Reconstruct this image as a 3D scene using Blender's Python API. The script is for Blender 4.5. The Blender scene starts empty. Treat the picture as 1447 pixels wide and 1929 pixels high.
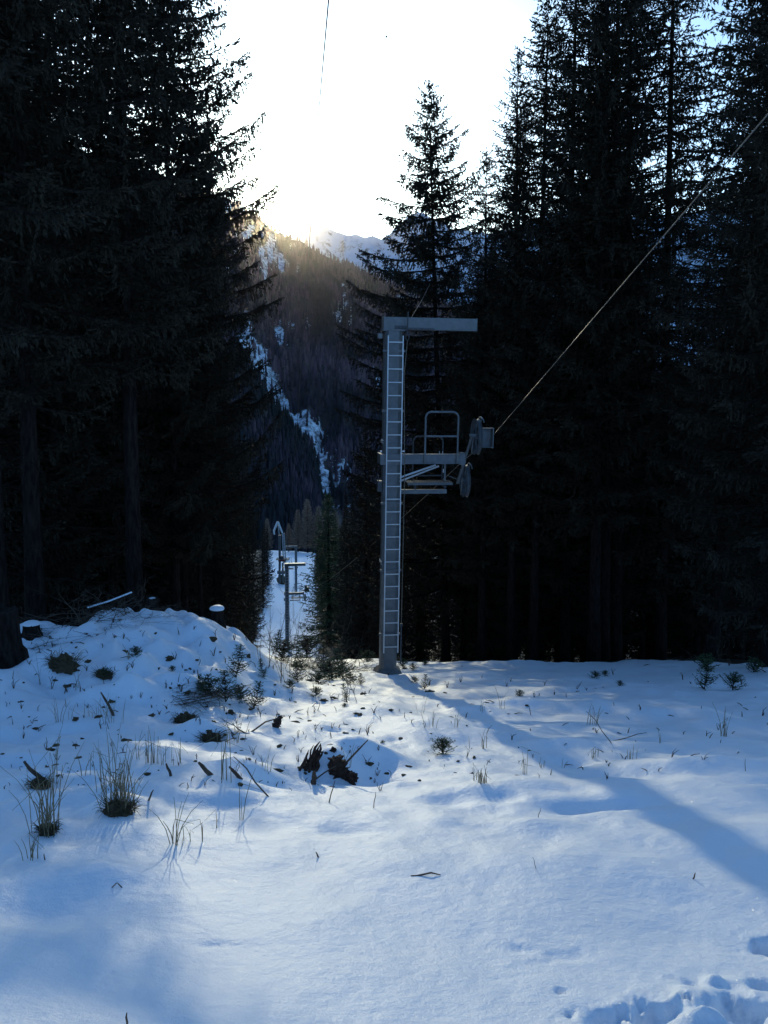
import bpy, math, random
import numpy as np
from mathutils import Matrix, Vector, Euler
R_ = math.radians
SC = bpy.context.scene
COL = SC.collection
PI = math.pi

# ---------------------------------------------------------------- camera
PW, PH, F = 1447.0, 1929.0, 1574.0
CAM = np.array([0.0, 0.0, 1.6])
ROT = Euler((R_(90 - 9.5), 0, 0)).to_matrix() @ Matrix.Rotation(R_(0.8), 3, 'Z')
cd = bpy.data.cameras.new('camera')
cam = bpy.data.objects.new('camera', cd); COL.objects.link(cam)
cam.matrix_world = Matrix.Translation(Vector(CAM)) @ ROT.to_4x4()
cd.sensor_fit = 'VERTICAL'; cd.sensor_height = 36.0; cd.lens = 36.0 * F / PH
cd.clip_start = 0.05; cd.clip_end = 30000
SC.camera = cam
RN = np.array(ROT)
def ray(px, py):
    d = RN @ np.array([(px - PW / 2) / F, -(py - PH / 2) / F, -1.0]); return d
def at(px, py, Y):
    d = ray(px, py); return CAM + d * (Y / d[1])
def proj(P):
    q = (np.asarray(P, float) - CAM) @ RN
    return PW / 2 - F * q[..., 0] / q[..., 2], PH / 2 + F * q[..., 1] / q[..., 2]

# ---------------------------------------------------------------- light
s_ = ray(514, 392); SUN_AZ = math.atan2(s_[0], s_[1]); SUN_EL = math.atan2(s_[2], math.hypot(s_[0], s_[1]))
SUND = s_ / np.linalg.norm(s_)
W = bpy.data.worlds.new('World'); SC.world = W; W.use_nodes = True
nt = W.node_tree; nt.nodes.clear()
sky = nt.nodes.new('ShaderNodeTexSky'); sky.sky_type = 'NISHITA'; sky.sun_disc = False
sky.sun_elevation = SUN_EL; sky.sun_rotation = SUN_AZ; sky.altitude = 1500
sky.air_density = 1.0; sky.dust_density = 3.6; sky.ozone_density = 2.5
bg = nt.nodes.new('ShaderNodeBackground'); bg.inputs['Strength'].default_value = 0.15
wo = nt.nodes.new('ShaderNodeOutputWorld')
mx = nt.nodes.new('ShaderNodeMix'); mx.data_type = 'RGBA'; mx.blend_type = 'MULTIPLY'; mx.inputs[0].default_value = 1.0
mx.inputs[7].default_value = (.86, 1.12, 1.30, 1)          # the photograph's cool white balance
nt.links.new(sky.outputs[0], mx.inputs[6]); nt.links.new(mx.outputs[2], bg.inputs[0]); nt.links.new(bg.outputs[0], wo.inputs[0])
sl = bpy.data.lights.new('sun', 'SUN'); sl.energy = 2.0; sl.angle = R_(0.5); sl.color = (0.59, 0.54, 0.37)
so = bpy.data.objects.new('sun', sl); COL.objects.link(so)
so.rotation_euler = Vector(-SUND).to_track_quat('-Z', 'Y').to_euler(); so.location = (0, 0, 60)
SC.view_settings.view_transform = 'Standard'; SC.view_settings.look = 'None'
SC.view_settings.exposure = 0.56; SC.view_settings.gamma = 1.0
SC.view_settings.use_curve_mapping = False
SC.cycles.use_denoising = True
SC.cycles.max_bounces = 6; SC.cycles.diffuse_bounces = 3; SC.cycles.volume_bounces = 0
SC.cycles.glossy_bounces = 2; SC.cycles.transmission_bounces = 2; SC.cycles.transparent_max_bounces = 4

# ---------------------------------------------------------------- materials
def mat(name, build):
    m = bpy.data.materials.new(name); m.use_nodes = True
    n = m.node_tree; n.nodes.clear()
    out = n.nodes.new('ShaderNodeOutputMaterial'); p = n.nodes.new('ShaderNodeBsdfPrincipled')
    n.links.new(p.outputs[0], out.inputs[0]); build(n, p); return m
def noise(n, scale, detail=4, rough=.55, coord='Object', vec_scale=None):
    tc = n.nodes.new('ShaderNodeTexCoord'); t = n.nodes.new('ShaderNodeTexNoise')
    t.inputs['Scale'].default_value = scale; t.inputs['Detail'].default_value = detail; t.inputs['Roughness'].default_value = rough
    src = tc.outputs[coord]
    if vec_scale:
        mp = n.nodes.new('ShaderNodeMapping'); mp.inputs['Scale'].default_value = vec_scale
        n.links.new(src, mp.inputs[0]); src = mp.outputs[0]
    n.links.new(src, t.inputs['Vector']); return t.outputs['Fac']
def ramp(n, fac, stops):
    r = n.nodes.new('ShaderNodeValToRGB'); e = r.color_ramp.elements
    while len(e) < len(stops): e.new(0.5)
    for k, (p, c) in enumerate(stops):
        e[k].position = p; e[k].color = (*c, 1) if len(c) == 3 else c
    n.links.new(fac, r.inputs[0]); return r.outputs[0]
def bump(n, p, h, dist, strength=1.0, prev=None):
    b = n.nodes.new('ShaderNodeBump'); b.inputs['Distance'].default_value = dist; b.inputs['Strength'].default_value = strength
    n.links.new(h, b.inputs['Height'])
    if prev is not None: n.links.new(prev, b.inputs['Normal'])
    n.links.new(b.outputs[0], p.inputs['Normal']); return b.outputs[0]
def mixc(n, fac, a, b):
    m = n.nodes.new('ShaderNodeMix'); m.data_type = 'RGBA'
    if hasattr(fac, 'links'): n.links.new(fac, m.inputs[0])
    else: m.inputs[0].default_value = fac
    for s, v in ((6, a), (7, b)):
        if hasattr(v, 'links'): n.links.new(v, m.inputs[s])
        else: m.inputs[s].default_value = (*v, 1)
    return m.outputs[2]
def attr(n, name):
    a = n.nodes.new('ShaderNodeAttribute'); a.attribute_name = name; return a.outputs['Fac']
def mathn(n, op, a, b):
    m = n.nodes.new('ShaderNodeMath'); m.operation = op
    for k, v in enumerate((a, b)):
        if hasattr(v, 'links'): n.links.new(v, m.inputs[k])
        else: m.inputs[k].default_value = v
    return m.outputs[0]
SNOWC = (0.80, 0.86, 0.93)
def b_ground(n, p):
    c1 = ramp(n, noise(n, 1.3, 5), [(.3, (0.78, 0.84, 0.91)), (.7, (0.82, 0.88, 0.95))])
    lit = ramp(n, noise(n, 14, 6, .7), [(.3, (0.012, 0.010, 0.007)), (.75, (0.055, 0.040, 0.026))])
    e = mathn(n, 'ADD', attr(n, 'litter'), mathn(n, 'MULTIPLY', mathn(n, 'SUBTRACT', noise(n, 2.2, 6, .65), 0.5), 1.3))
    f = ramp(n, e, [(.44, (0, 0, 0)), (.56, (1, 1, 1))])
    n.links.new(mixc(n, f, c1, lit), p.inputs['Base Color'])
    p.inputs['Roughness'].default_value = .55
    p.inputs['Specular IOR Level'].default_value = .25
    b1 = bump(n, p, noise(n, 9, 5, .6), .05, .35)
    b2 = bump(n, p, noise(n, 90, 3, .6), .006, .5, b1)
M = {}
M['ground'] = mat('snow_ground', b_ground)
def simple(name, stops, scale, rough=.8, bd=None, bs=.6, vs=None, metal=0, spec=.3):
    def f(n, p):
        nz = noise(n, scale, 5, .6, vec_scale=vs)
        n.links.new(ramp(n, nz, stops), p.inputs['Base Color'])
        p.inputs['Roughness'].default_value = rough; p.inputs['Metallic'].default_value = metal
        p.inputs['Specular IOR Level'].default_value = spec
        if bd: bump(n, p, nz, bd, bs)
    M[name] = mat(name, f)
simple('snow_cap', [(.3, (0.78, 0.84, 0.91)), (.7, (0.83, 0.88, 0.94))], 8, .6, .01)
simple('bark', [(.35, (0.006, 0.0045, 0.004)), (.65, (0.034, 0.025, 0.021))], 14, .95, .04, 1, (1, 1, .22), 0, .1)
simple('twig', [(.3, (0.05, 0.035, 0.025)), (.7, (0.12, 0.085, 0.06))], 20, .85)
simple('dead_wood', [(.3, (0.045, 0.03, 0.022)), (.7, (0.16, 0.105, 0.07))], 16, .9, .01, 1, (1, 1, .3))
simple('rotten', [(.3, (0.015, 0.010, 0.008)), (.7, (0.10, 0.055, 0.035))], 26, .95, .03, 1)
simple('straw', [(.3, (0.16, 0.12, 0.065)), (.7, (0.34, 0.27, 0.15))], 12, .8)
simple('turf', [(.3, (0.03, 0.024, 0.014)), (.7, (0.13, 0.095, 0.05))], 40, .95, .02, 1)
simple('cut_wood', [(.3, (0.15, 0.11, 0.07)), (.7, (0.28, 0.21, 0.14))], 30, .85)
simple('galv', [(.25, (0.12, 0.13, 0.135)), (.6, (0.165, 0.175, 0.18)), (.8, (0.21, 0.22, 0.22))], 6, .5, .002, .3, None, .55, .5)
simple('galv_bright', [(.3, (0.50, 0.52, 0.53)), (.7, (0.62, 0.64, 0.65))], 9, .42, None, 0, None, .5, .5)
simple('galv_dark', [(.3, (0.05, 0.055, 0.06)), (.7, (0.10, 0.105, 0.11))], 14, .6, .002, .3, None, .3, .4)
simple('rubber', [(.3, (0.025, 0.02, 0.02)), (.7, (0.06, 0.05, 0.05))], 20, .8)
simple('concrete', [(.3, (0.10, 0.10, 0.10)), (.7, (0.19, 0.19, 0.18))], 14, .9, .01, 1)
simple('steel_rope', [(.3, (0.16, 0.13, 0.10)), (.7, (0.26, 0.22, 0.17))], 60, .5, None, 0, None, .4)
simple('white_paint', [(.3, (0.70, 0.72, 0.72)), (.7, (0.8, 0.82, 0.82))], 6, .5)
simple('red_paint', [(.3, (0.12, 0.03, 0.02)), (.7, (0.18, 0.04, 0.03))], 6, .5)
simple('dark_bird', [(.3, (0.02, 0.02, 0.02)), (.7, (0.04, 0.04, 0.04))], 6, .8)
def b_needle(stops):
    def f(n, p):
        nz = noise(n, .9, 3)
        n.links.new(ramp(n, nz, stops), p.inputs['Base Color'])
        p.inputs['Roughness'].default_value = .7; p.inputs['Specular IOR Level'].default_value = .25
    return f
M['needle'] = mat('spruce_needles', b_needle([(.35, (0.021, 0.016, 0.009)), (.65, (0.040, 0.032, 0.018))]))
M['needle_young'] = mat('young_needles', b_needle([(.35, (0.045, 0.075, 0.035)), (.65, (0.085, 0.125, 0.05))]))
M['larch'] = mat('larch_twigs', b_needle([(.35, (0.32, 0.21, 0.15)), (.65, (0.44, 0.29, 0.20))]))
def b_farforest(n, p):
    c = ramp(n, attr(n, 'tint'), [(0, (0.026, 0.034, 0.036)), (.45, (0.046, 0.042, 0.052)), (.75, (0.090, 0.064, 0.084)), (1, (0.15, 0.105, 0.12))])  # larch and spruce tones with purple-blue haze mixed into the colour
    n.links.new(c, p.inputs['Base Color']); p.inputs['Roughness'].default_value = .9; p.inputs['Specular IOR Level'].default_value = .1
M['far_forest'] = mat('far_forest', b_farforest)
def b_hill(n, p):
    e = mathn(n, 'ADD', attr(n, 'clear'), mathn(n, 'ADD', mathn(n, 'MULTIPLY', mathn(n, 'SUBTRACT', noise(n, .035, 6, .7), 0.5), .8), mathn(n, 'MULTIPLY', mathn(n, 'SUBTRACT', noise(n, .16, 4, .7), 0.5), 1.5)))
    f = ramp(n, e, [(.42, (0, 0, 0)), (.55, (1, 1, 1))])
    d = ramp(n, noise(n, .02, 4), [(.3, (0.022, 0.020, 0.020)), (.7, (0.06, 0.045, 0.043))])
    rock = ramp(n, noise(n, .09, 6, .75), [(.42, (0.16, 0.15, 0.15)), (.56, SNOWC)])
    n.links.new(mixc(n, f, d, rock), p.inputs['Base Color']); p.inputs['Roughness'].default_value = .85
M['hill'] = mat('hill_ground', b_hill)
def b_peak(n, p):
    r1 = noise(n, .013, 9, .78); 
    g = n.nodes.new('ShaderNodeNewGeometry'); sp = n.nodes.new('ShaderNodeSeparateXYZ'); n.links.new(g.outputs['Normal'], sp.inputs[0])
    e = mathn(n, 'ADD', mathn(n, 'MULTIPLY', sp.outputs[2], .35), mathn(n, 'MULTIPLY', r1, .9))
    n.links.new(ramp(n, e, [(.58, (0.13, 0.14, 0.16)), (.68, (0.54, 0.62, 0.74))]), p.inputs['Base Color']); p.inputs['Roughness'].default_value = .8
    bump(n, p, noise(n, .01, 8, .7), 30, .6)
M['peak'] = mat('peak_snow', b_peak)

# ---------------------------------------------------------------- mesh helpers
def mesh_np(name, V, Fq, mats, mi=None, smooth=False, attrs=None):
    V = np.asarray(V, np.float32).reshape(-1, 3); Fq = np.asarray(Fq, np.int32)
    me = bpy.data.meshes.new(name); k = Fq.shape[1]
    me.vertices.add(len(V)); me.vertices.foreach_set('co', V.ravel())
    me.loops.add(Fq.size); me.loops.foreach_set('vertex_index', Fq.ravel())
    me.polygons.add(len(Fq)); me.polygons.foreach_set('loop_start', np.arange(0, Fq.size, k, dtype=np.int32))
    me.polygons.foreach_set('loop_total', np.full(len(Fq), k, np.int32))
    for m in mats: me.materials.append(m)
    if mi is not None: me.polygons.foreach_set('material_index', np.asarray(mi, np.int32))
    me.polygons.foreach_set('use_smooth', np.full(len(Fq), bool(smooth)))
    for a, v in (attrs or {}).items():
        at_ = me.attributes.new(a, 'FLOAT', 'POINT'); at_.data.foreach_set('value', np.asarray(v, np.float32))
    me.update(calc_edges=True); return me
class MB:
    def __init__(s): s.v = []; s.f = []; s.n = 0
    def add(s, V, Fs):
        V = np.asarray(V, float).reshape(-1, 3); s.v.append(V)
        s.f += [tuple(i + s.n for i in f) for f in Fs]; s.n += len(V); return s
    def box(s, c, d, rot=None, bev=0):
        c = np.asarray(c, float); hx, hy, hz = (q / 2 for q in d)
        if bev <= 0:
            V = np.array([(x * hx, y * hy, z * hz) for x in (-1, 1) for y in (-1, 1) for z in (-1, 1)])
            Fs = [(0, 1, 3, 2), (4, 6, 7, 5), (0, 4, 5, 1), (2, 3, 7, 6), (0, 2, 6, 4), (1, 5, 7, 3)]
        else:
            b = bev; ring = [(-hx + b, -hy), (hx - b, -hy), (hx, -hy + b), (hx, hy - b), (hx - b, hy), (-hx + b, hy), (-hx, hy - b), (-hx, -hy + b)]
            V = np.array([(x, y, z) for z in (-hz, hz) for x, y in ring])
            Fs = [tuple(range(7, -1, -1)), tuple(range(8, 16))] + [(i, (i + 1) % 8, 8 + (i + 1) % 8, 8 + i) for i in range(8)]
        if rot is not None: V = V @ np.array(rot).T
        return s.add(V + c, Fs)
    def tube(s, pts, r, n=8, cap=True):
        pts = [np.asarray(p, float) for p in pts]; m = len(pts)
        rs = r if hasattr(r, '__len__') else [r] * m
        V = []; up = None
        for i, p in enumerate(pts):
            t = pts[min(i + 1, m - 1)] - pts[max(i - 1, 0)]; t = t / (np.linalg.norm(t) + 1e-9)
            if up is None:
                a = np.array([0, 0, 1.0]) if abs(t[2]) < .9 else np.array([1.0, 0, 0]); up = np.cross(t, a)
            u = up - t * np.dot(up, t); u /= np.linalg.norm(u) + 1e-9; w = np.cross(t, u); up = u
            for k in range(n):
                a = 2 * PI * k / n; V.append(p + rs[i] * (math.cos(a) * u + math.sin(a) * w))
        Fs = [(i * n + k, i * n + (k + 1) % n, (i + 1) * n + (k + 1) % n, (i + 1) * n + k) for i in range(m - 1) for k in range(n)]
        if cap and n > 2: Fs += [tuple(range(n - 1, -1, -1)), tuple(range((m - 1) * n, m * n))]
        return s.add(V, Fs)
    def build(s, name, m, parent=None, smooth=False, loc=None):
        me = bpy.data.meshes.new(name); V = np.vstack(s.v)
        me.from_pydata(V.tolist(), [], s.f); me.materials.append(m if not isinstance(m, str) else M[m])
        if smooth:
            me.polygons.foreach_set('use_smooth', np.ones(len(me.polygons), bool))
            try: me.set_sharp_from_angle(angle=R_(40))
            except Exception: pass
        return link(name, me, parent, loc)
def link(name, me, parent=None, loc=None):
    o = bpy.data.objects.new(name, me); COL.objects.link(o)
    if parent: o.parent = parent
    if loc is not None: o.location = loc
    return o
def tag(o, label=None, cat=None, group=None, kind=None):
    if label: o['label'] = label
    if cat: o['category'] = cat
    if group: o['group'] = group
    if kind: o['kind'] = kind
    return o
def empty(name, loc, rz=0, label=None, cat=None, group=None):
    o = bpy.data.objects.new(name, None); COL.objects.link(o); o.location = loc; o.rotation_euler = (0, 0, rz); o.empty_display_size = .3
    return tag(o, label, cat, group)
def copy_tree(o, parent=None):
    c = o.copy(); COL.objects.link(c); c.parent = parent
    for ch in list(o.children): copy_tree(ch, c)
    return c

# ---------------------------------------------------------------- noise in numpy
_rs = np.random.RandomState(7); _T = _rs.rand(256, 256)
def vn(x, y, s=0):
    x = np.asarray(x, float) + s * 17.3; y = np.asarray(y, float) + s * 9.1
    xi = np.floor(x).astype(int); yi = np.floor(y).astype(int); fx = x - xi; fy = y - yi
    fx = fx * fx * fx * (fx * (fx * 6 - 15) + 10); fy = fy * fy * fy * (fy * (fy * 6 - 15) + 10)
    a = _T[xi & 255, yi & 255]; b = _T[(xi + 1) & 255, yi & 255]; c = _T[xi & 255, (yi + 1) & 255]; d = _T[(xi + 1) & 255, (yi + 1) & 255]
    return (a + (b - a) * fx) * (1 - fy) + (c + (d - c) * fx) * fy - .5
def fbm(x, y, oct=4, s=0, g=.5):
    v = 0; a = 1.0
    for k in range(oct):
        v = v + a * vn(x * 2 ** k * (1 + .07 * k) + .31 * k * y, y * 2 ** k - .27 * k * x, s + k); a *= g
    return v
def sst(a, b, x):
    t = np.clip((x - a) / (b - a), 0, 1); return t * t * (3 - 2 * t)

# ---------------------------------------------------------------- ground height
KY = [-60, -40, -10, 0, 22, 31, 45, 62, 80, 100, 135, 170, 230, 300, 330, 500, 900, 1200]
KZ = [17, 11, 2.8, 0, -6.64, -9.5, -15.0, -21.2, -26.6, -31.7, -38.5, -44, -53.5, -63.5, -72, -160, -330, -370]
def prof(y):
    y = np.asarray(y, float); w = np.clip(y * .06, .3, 12)
    return sum(np.interp(y + w * k, KY, KZ) for k in (-1, -.5, 0, .5, 1)) / 5
KC = [0, 20, 30, 60, 100, 170, 300, 500]
CL = [-4.6, -4.2, -5.2, -9.5, -15.2, -24.0, -43, -70]
CR = [60, 60, -.2, -4.2, -8.6, -14.6, -25.5, -38]
ROUGH = []
HUMPS = []          # x, y, height, rx, ry  (filled below from places on the slope)
def base_h(x, y):
    x = np.asarray(x, float); y = np.asarray(y, float)
    z = prof(y)
    # bank on the left, rising from about ten metres out and crested at seventeen
    lat = 1 - sst(-3.9, -1.5, x + .12 * (y - 17)); lat = lat * (1 - .35 * sst(6, 11, -x))
    lon = sst(9.5, 17.0, y) * (1 - .85 * sst(18.0, 26, y))
    z = z + (1.45 + .42 * fbm(x * .9, y * .7, 3, 101) + .16 * fbm(x * 2.6, y * 2.2, 2, 105)) * lat * lon
    # right hand side: nearly level traverse under the trees
    z = z + .35 * sst(6, 16, x) * sst(18, 30, y) * (1 - sst(40, 60, y))
    far = sst(60, 200, y)
    z = z + (1 - far) * (.32 * fbm(x * .22, y * .22, 3, 3)) + far * 2.0 * fbm(x * .03, y * .03, 3, 4)
    return z
def ground(x, y):
    x = np.atleast_1d(np.asarray(x, float)); y = np.atleast_1d(np.asarray(y, float))
    z = base_h(x, y)
    r = np.hypot(x, y)
    q = sst(3.2, 6.5, r)
    bumpy = .35 + .65 * sst(-.5, -3.0, x - .0 * y) 
    z = z + (.02 + .10 * q) * fbm(x * .9, y * .8, 3, 11)
    z = z + (.006 + .040 * q * bumpy) * fbm(x * 3.1, y * 2.7, 3, 21)
    z = z + .055 * q * (.5 + .5 * bumpy) * fbm(x * 1.8, y * 1.4, 2, 51) * sst(6, 9, y)
    z = z + .05 * q * bumpy * np.maximum(0, fbm(x * 1.7, y * 1.5, 2, 31) - .12)
    for hx, hy, hh, rx, ry in HUMPS:
        w_ = (np.abs(x - hx) < 2.2 * rx) & (np.abs(y - hy) < 2.2 * ry)
        if not w_.any(): continue
        xs_, ys_ = x[w_], y[w_]; d = ((xs_ - hx) / rx) ** 2 + ((ys_ - hy) / ry) ** 2
        if rx < .16: d = d * (1 + .9 * fbm(xs_ * 9, ys_ * 9, 3, 91)) ** 2
        z[w_] += hh * np.exp(-d ** (1.3 if rx < .16 else 1) * 1.6)
    for hx, hy, rx in ROUGH:
        d = ((x - hx) ** 2 + (y - hy) ** 2) / rx ** 2
        z = z + np.exp(-d) * (.032 * fbm(x * 7, y * 7, 3, 95) + .03 * np.abs(fbm(x * 5, y * 5, 2, 96)))
    return z
def hit(px, py, t0=1.5):
    d = ray(px, py); d = d / np.linalg.norm(d)
    lo, hi, n = t0, 420.0, 170
    t = np.geomspace(lo, hi, n)
    for it in range(3):
        P = CAM + t[:, None] * d
        below = P[:, 2] < ground(P[:, 0], P[:, 1])
        i = int(np.argmax(below)) if below.any() else len(t) - 1
        if it < 2: t = np.linspace(t[max(i - 1, 0)], t[i], 10)
    return P[i]
def G(x, y): return float(ground(np.array([x]), np.array([y]))[0])

def hump(px, py, hh, rx, ry=None):
    p = hit(px, py); HUMPS.append((p[0], p[1], hh, rx, ry or rx))
_h = [(672, 1440, .34, .62, .42), (620, 1440, .14, .3, .3), (380, 1375, .16, .45, .3), (330, 1300, .2, .7, .4), (235, 1520, .10, .35, .3),
      (120, 1250, .16, .6, .4), (75, 1470, .10, .35, .3), (90, 1560, .07, .3, .2), (560, 1310, .14, .9, .5), (470, 1330, -.10, .5, .4), (700, 1320, .08, 1.0, .5),
      (520, 1470, -.09, .5, .22), (640, 1560, -.06, .35, .2), (430, 1450, .07, .5, .3), (1000, 1330, .14, 1.6, .6), (1250, 1350, .16, 1.5, .7), (1180, 1450, -.08, .8, .4),
      (860, 1460, .06, .7, .3), (940, 1500, -.05, .4, .2), (1330, 1440, .10, 1.2, .35), (1070, 1400, .08, .8, .3), (60, 1700, -.10, .6, .35), (200, 1640, .04, .5, .2),
      (400, 1780, -.012, .14, .05), (980, 1790, -.012, .11, .05), (1070, 1800, -.016, .13, .06), (1130, 1245, .25, 2.2, .8), (730, 1272, -.12, .5, .4), (900, 1560, -.02, .3, .12)]
for a in _h: hump(*a)
rr = random.Random(5)
for k in range(70):
    hump(rr.uniform(-60, 1480), rr.uniform(1260, 1560), rr.uniform(-.08, .06), rr.uniform(.17, .5), rr.uniform(.12, .3))
for k in range(90):
    hump(rr.uniform(-60, 760), rr.uniform(1220, 1540), rr.uniform(-.09, .06), rr.uniform(.17, .35), rr.uniform(.1, .22))
for k in range(70):
    hump(rr.uniform(40, 520), rr.uniform(1172, 1310), rr.uniform(-.17, .17), rr.uniform(.17, .5), rr.uniform(.17, .35))
# boot holes and trodden edge bottom right
PRINT = []
for px, py, hh, rx, ry in [(1150, 1925, -.13, .12, .10), (1225, 1918, -.13, .11, .09), (1452, 1785, -.15, .10, .09), (1330, 1925, .07, .10, .06), (1400, 1900, -.13, .14, .10), (1445, 1858, -.06, .10, .08), (1300, 1850, -.03, .05, .05),
                           (1345, 1850, .045, .07, .05), (1055, 1867, -.03, .045, .025), (1290, 1895, .04, .06, .05)]:
    hump(px, py, hh, rx, ry)

for q_ in ((1390, 1880, .30), (1250, 1925, .2)):
    p_ = hit(q_[0], q_[1]); ROUGH.append((p_[0], p_[1], q_[2]))
def corridor(x, y):
    l = np.interp(y, KC, CL); r = np.interp(y, KC, CR); return l, r
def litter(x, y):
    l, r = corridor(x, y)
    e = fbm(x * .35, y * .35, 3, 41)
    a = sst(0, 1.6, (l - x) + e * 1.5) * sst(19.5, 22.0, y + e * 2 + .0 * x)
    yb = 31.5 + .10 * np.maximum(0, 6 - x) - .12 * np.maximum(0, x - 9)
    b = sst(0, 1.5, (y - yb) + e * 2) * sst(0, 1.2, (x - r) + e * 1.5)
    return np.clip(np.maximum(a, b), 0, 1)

# one sheet, finer close to where the photographer stands
def ground_mesh():
    rad = [.25]
    while rad[-1] < 1150:
        rad.append(rad[-1] * (1.0075 if 1.8 < rad[-1] < 45 else 1.016 if rad[-1] < 400 else 1.05))
    rad = np.array(rad)
    az = np.concatenate([np.arange(-180, -36, 3.0), np.arange(-36, 36, .11), np.arange(36, 180, 3.0)]); az = np.radians(az)
    A, Rr = np.meshgrid(az, rad); X = Rr * np.sin(A); Y = Rr * np.cos(A)
    X = np.concatenate([[0], X.ravel()]); Y = np.concatenate([[0], Y.ravel()])
    Yp = np.maximum(Y, -60)
    Z = ground(X, Yp)
    n, m = len(rad), len(az)
    i = np.arange(n - 1)[:, None] * m + 1; j = np.arange(m)[None, :]; j2 = (j + 1) % m
    Fq = np.stack([i + j, i + m + j, i + m + j2, i + j2], -1).reshape(-1, 4)[:, ::-1]
    V = np.stack([X, Y, Z], 1)
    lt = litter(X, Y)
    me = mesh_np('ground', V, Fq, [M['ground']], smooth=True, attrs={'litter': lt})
    return me
gd = link('ground', ground_mesh()); tag(gd, kind='structure', label='snow covered slope falling away from the viewer')

# ---------------------------------------------------------------- hills
def azel(pts):
    o = []
    for px, py in pts:
        d = ray(px, py); o.append((math.atan2(d[0], d[1]), d[2] / math.hypot(d[0], d[1])))
    o.sort(); return np.array(o)
def slope_grid(sil, D0, D1, na, nu, foot, az0, az1, seed, amp, ridge_amp, powr=1.05, zfoot=None):
    S = azel(sil); az = np.linspace(R_(az0), R_(az1), na); te = np.interp(az, S[:, 0], S[:, 1])
    Dr = np.interp(az, [R_(az0), R_(az1)], D1); Df = np.interp(az, [R_(az0), R_(az1)], D0)
    u = np.concatenate([np.linspace(0, 1, nu), 1 + np.linspace(.02, .5, 12)])
    A, U = np.meshgrid(az, u); D = Df + (Dr - Df) * U
    X = D * np.sin(A); Y = D * np.cos(A)
    zr = 1.6 + te * Dr
    zf = foot * np.ones_like(zr)
    Z = zf + (zr - zf) * np.minimum(U, 1) ** powr - np.maximum(U - 1, 0) * (zr - zf) * 1.4
    w = np.sin(np.clip(U, 0, 1) * PI) ** .6
    k = 1 / (140.0 * D1[0] / 2000)
    rid = np.abs(fbm(A * 22, U * 2.2, 4, seed)) * 2
    Z = Z + amp * w * (fbm(X * k, Y * k, 5, seed + 1) - .6 * rid) + ridge_amp * fbm(A * 90, U * 3, 4, seed + 5)
    return X, Y, Z, A, U
def grid_faces(n, m):
    i = np.arange(n - 1)[:, None] * m; j = np.arange(m - 1)[None, :]
    return np.stack([i + j, i + j + 1, i + m + j + 1, i + m + j], -1).reshape(-1, 4)
# clearings on the far side: (photo x, photo y, rx, ry, strength)
CLEAR = [(493, 702, 12, 14, 1), (512, 728, 10, 14, 1), (527, 760, 9, 14, 1), (543, 784, 9, 9, 1), (561, 798, 10, 9, 1), (581, 813, 12, 12, 1), (596, 842, 10, 16, 1), (603, 875, 9, 16, 1), (604, 908, 8, 16, 1), (462, 655, 12, 26, 1), (478, 690, 22, 34, 1), (505, 712, 16, 24, .8), (520, 745, 12, 22, .9), (535, 775, 10, 20, 1), (552, 790, 14, 16, 1), (572, 800, 20, 22, 1), (590, 825, 18, 26, 1),
         (602, 858, 14, 26, 1), (604, 892, 12, 28, 1), (605, 925, 9, 22, 1), (625, 862, 12, 20, .6), (645, 880, 12, 14, .8), (632, 905, 6, 12, .55),
         (520, 492, 24, 16, 1), (508, 468, 10, 22, .75), (535, 500, 10, 12, .8), (492, 450, 4, 26, .8), (500, 510, 4, 22, .7), (548, 470, 8, 12, .6), (562, 505, 4, 12, .6),
         (455, 445, 12, 10, .9), (470, 430, 8, 6, .7), (440, 470, 10, 8, .7), (430, 400, 7, 20, .7), (456, 392, 4, 16, .8), (415, 420, 8, 16, .6),
         (645, 572, 7, 9, .6), (638, 598, 10, 12, .5), (660, 600, 5, 18, .45), (648, 545, 4, 14, .5), (690, 575, 6, 12, .4), (528, 630, 7, 24, .85), (552, 612, 9, 14, .65), (540, 655, 5, 8, .6), (580, 610, 6, 14, .5),
         (703, 690, 3, 14, .6), (710, 715, 4, 18, .9), (708, 785, 4, 8, .5), (465, 610, 6, 24, .7), (462, 640, 10, 10, 1), (420, 510, 12, 10, .7), (370, 480, 10, 12, .6), (330, 470, 8, 10, .5),
         (640, 953, 46, 2.2, .8), (625, 962, 8, 8, .9), (640, 972, 6, 10, .8), (655, 966, 6, 8, .8), (634, 935, 4, 3, .9), (620, 928, 4, 4, .7), (660, 905, 6, 6, .6),
         (840, 640, 10, 10, .7), (770, 560, 20, 6, .5), (850, 620, 6, 6, .8)]
def clear_mask(P):
    x, y = proj(P); m = np.zeros_like(x)
    nx = fbm(x * .05, y * .05, 3, 61) * 1.3
    for cx, cy, rx, ry, s in CLEAR:
        d = ((x - cx) / (rx * 1.45)) ** 2 + ((y - cy) / (ry * 1.2)) ** 2
        m = np.maximum(m, s * np.clip(1.35 - d + nx, 0, 1))
    st = fbm(x * .055, y * .014, 3, 71)
    m = np.maximum(m, np.clip((st - .30) * 2.2, 0, .6) * sst(620, 430, y))
    return m
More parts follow.
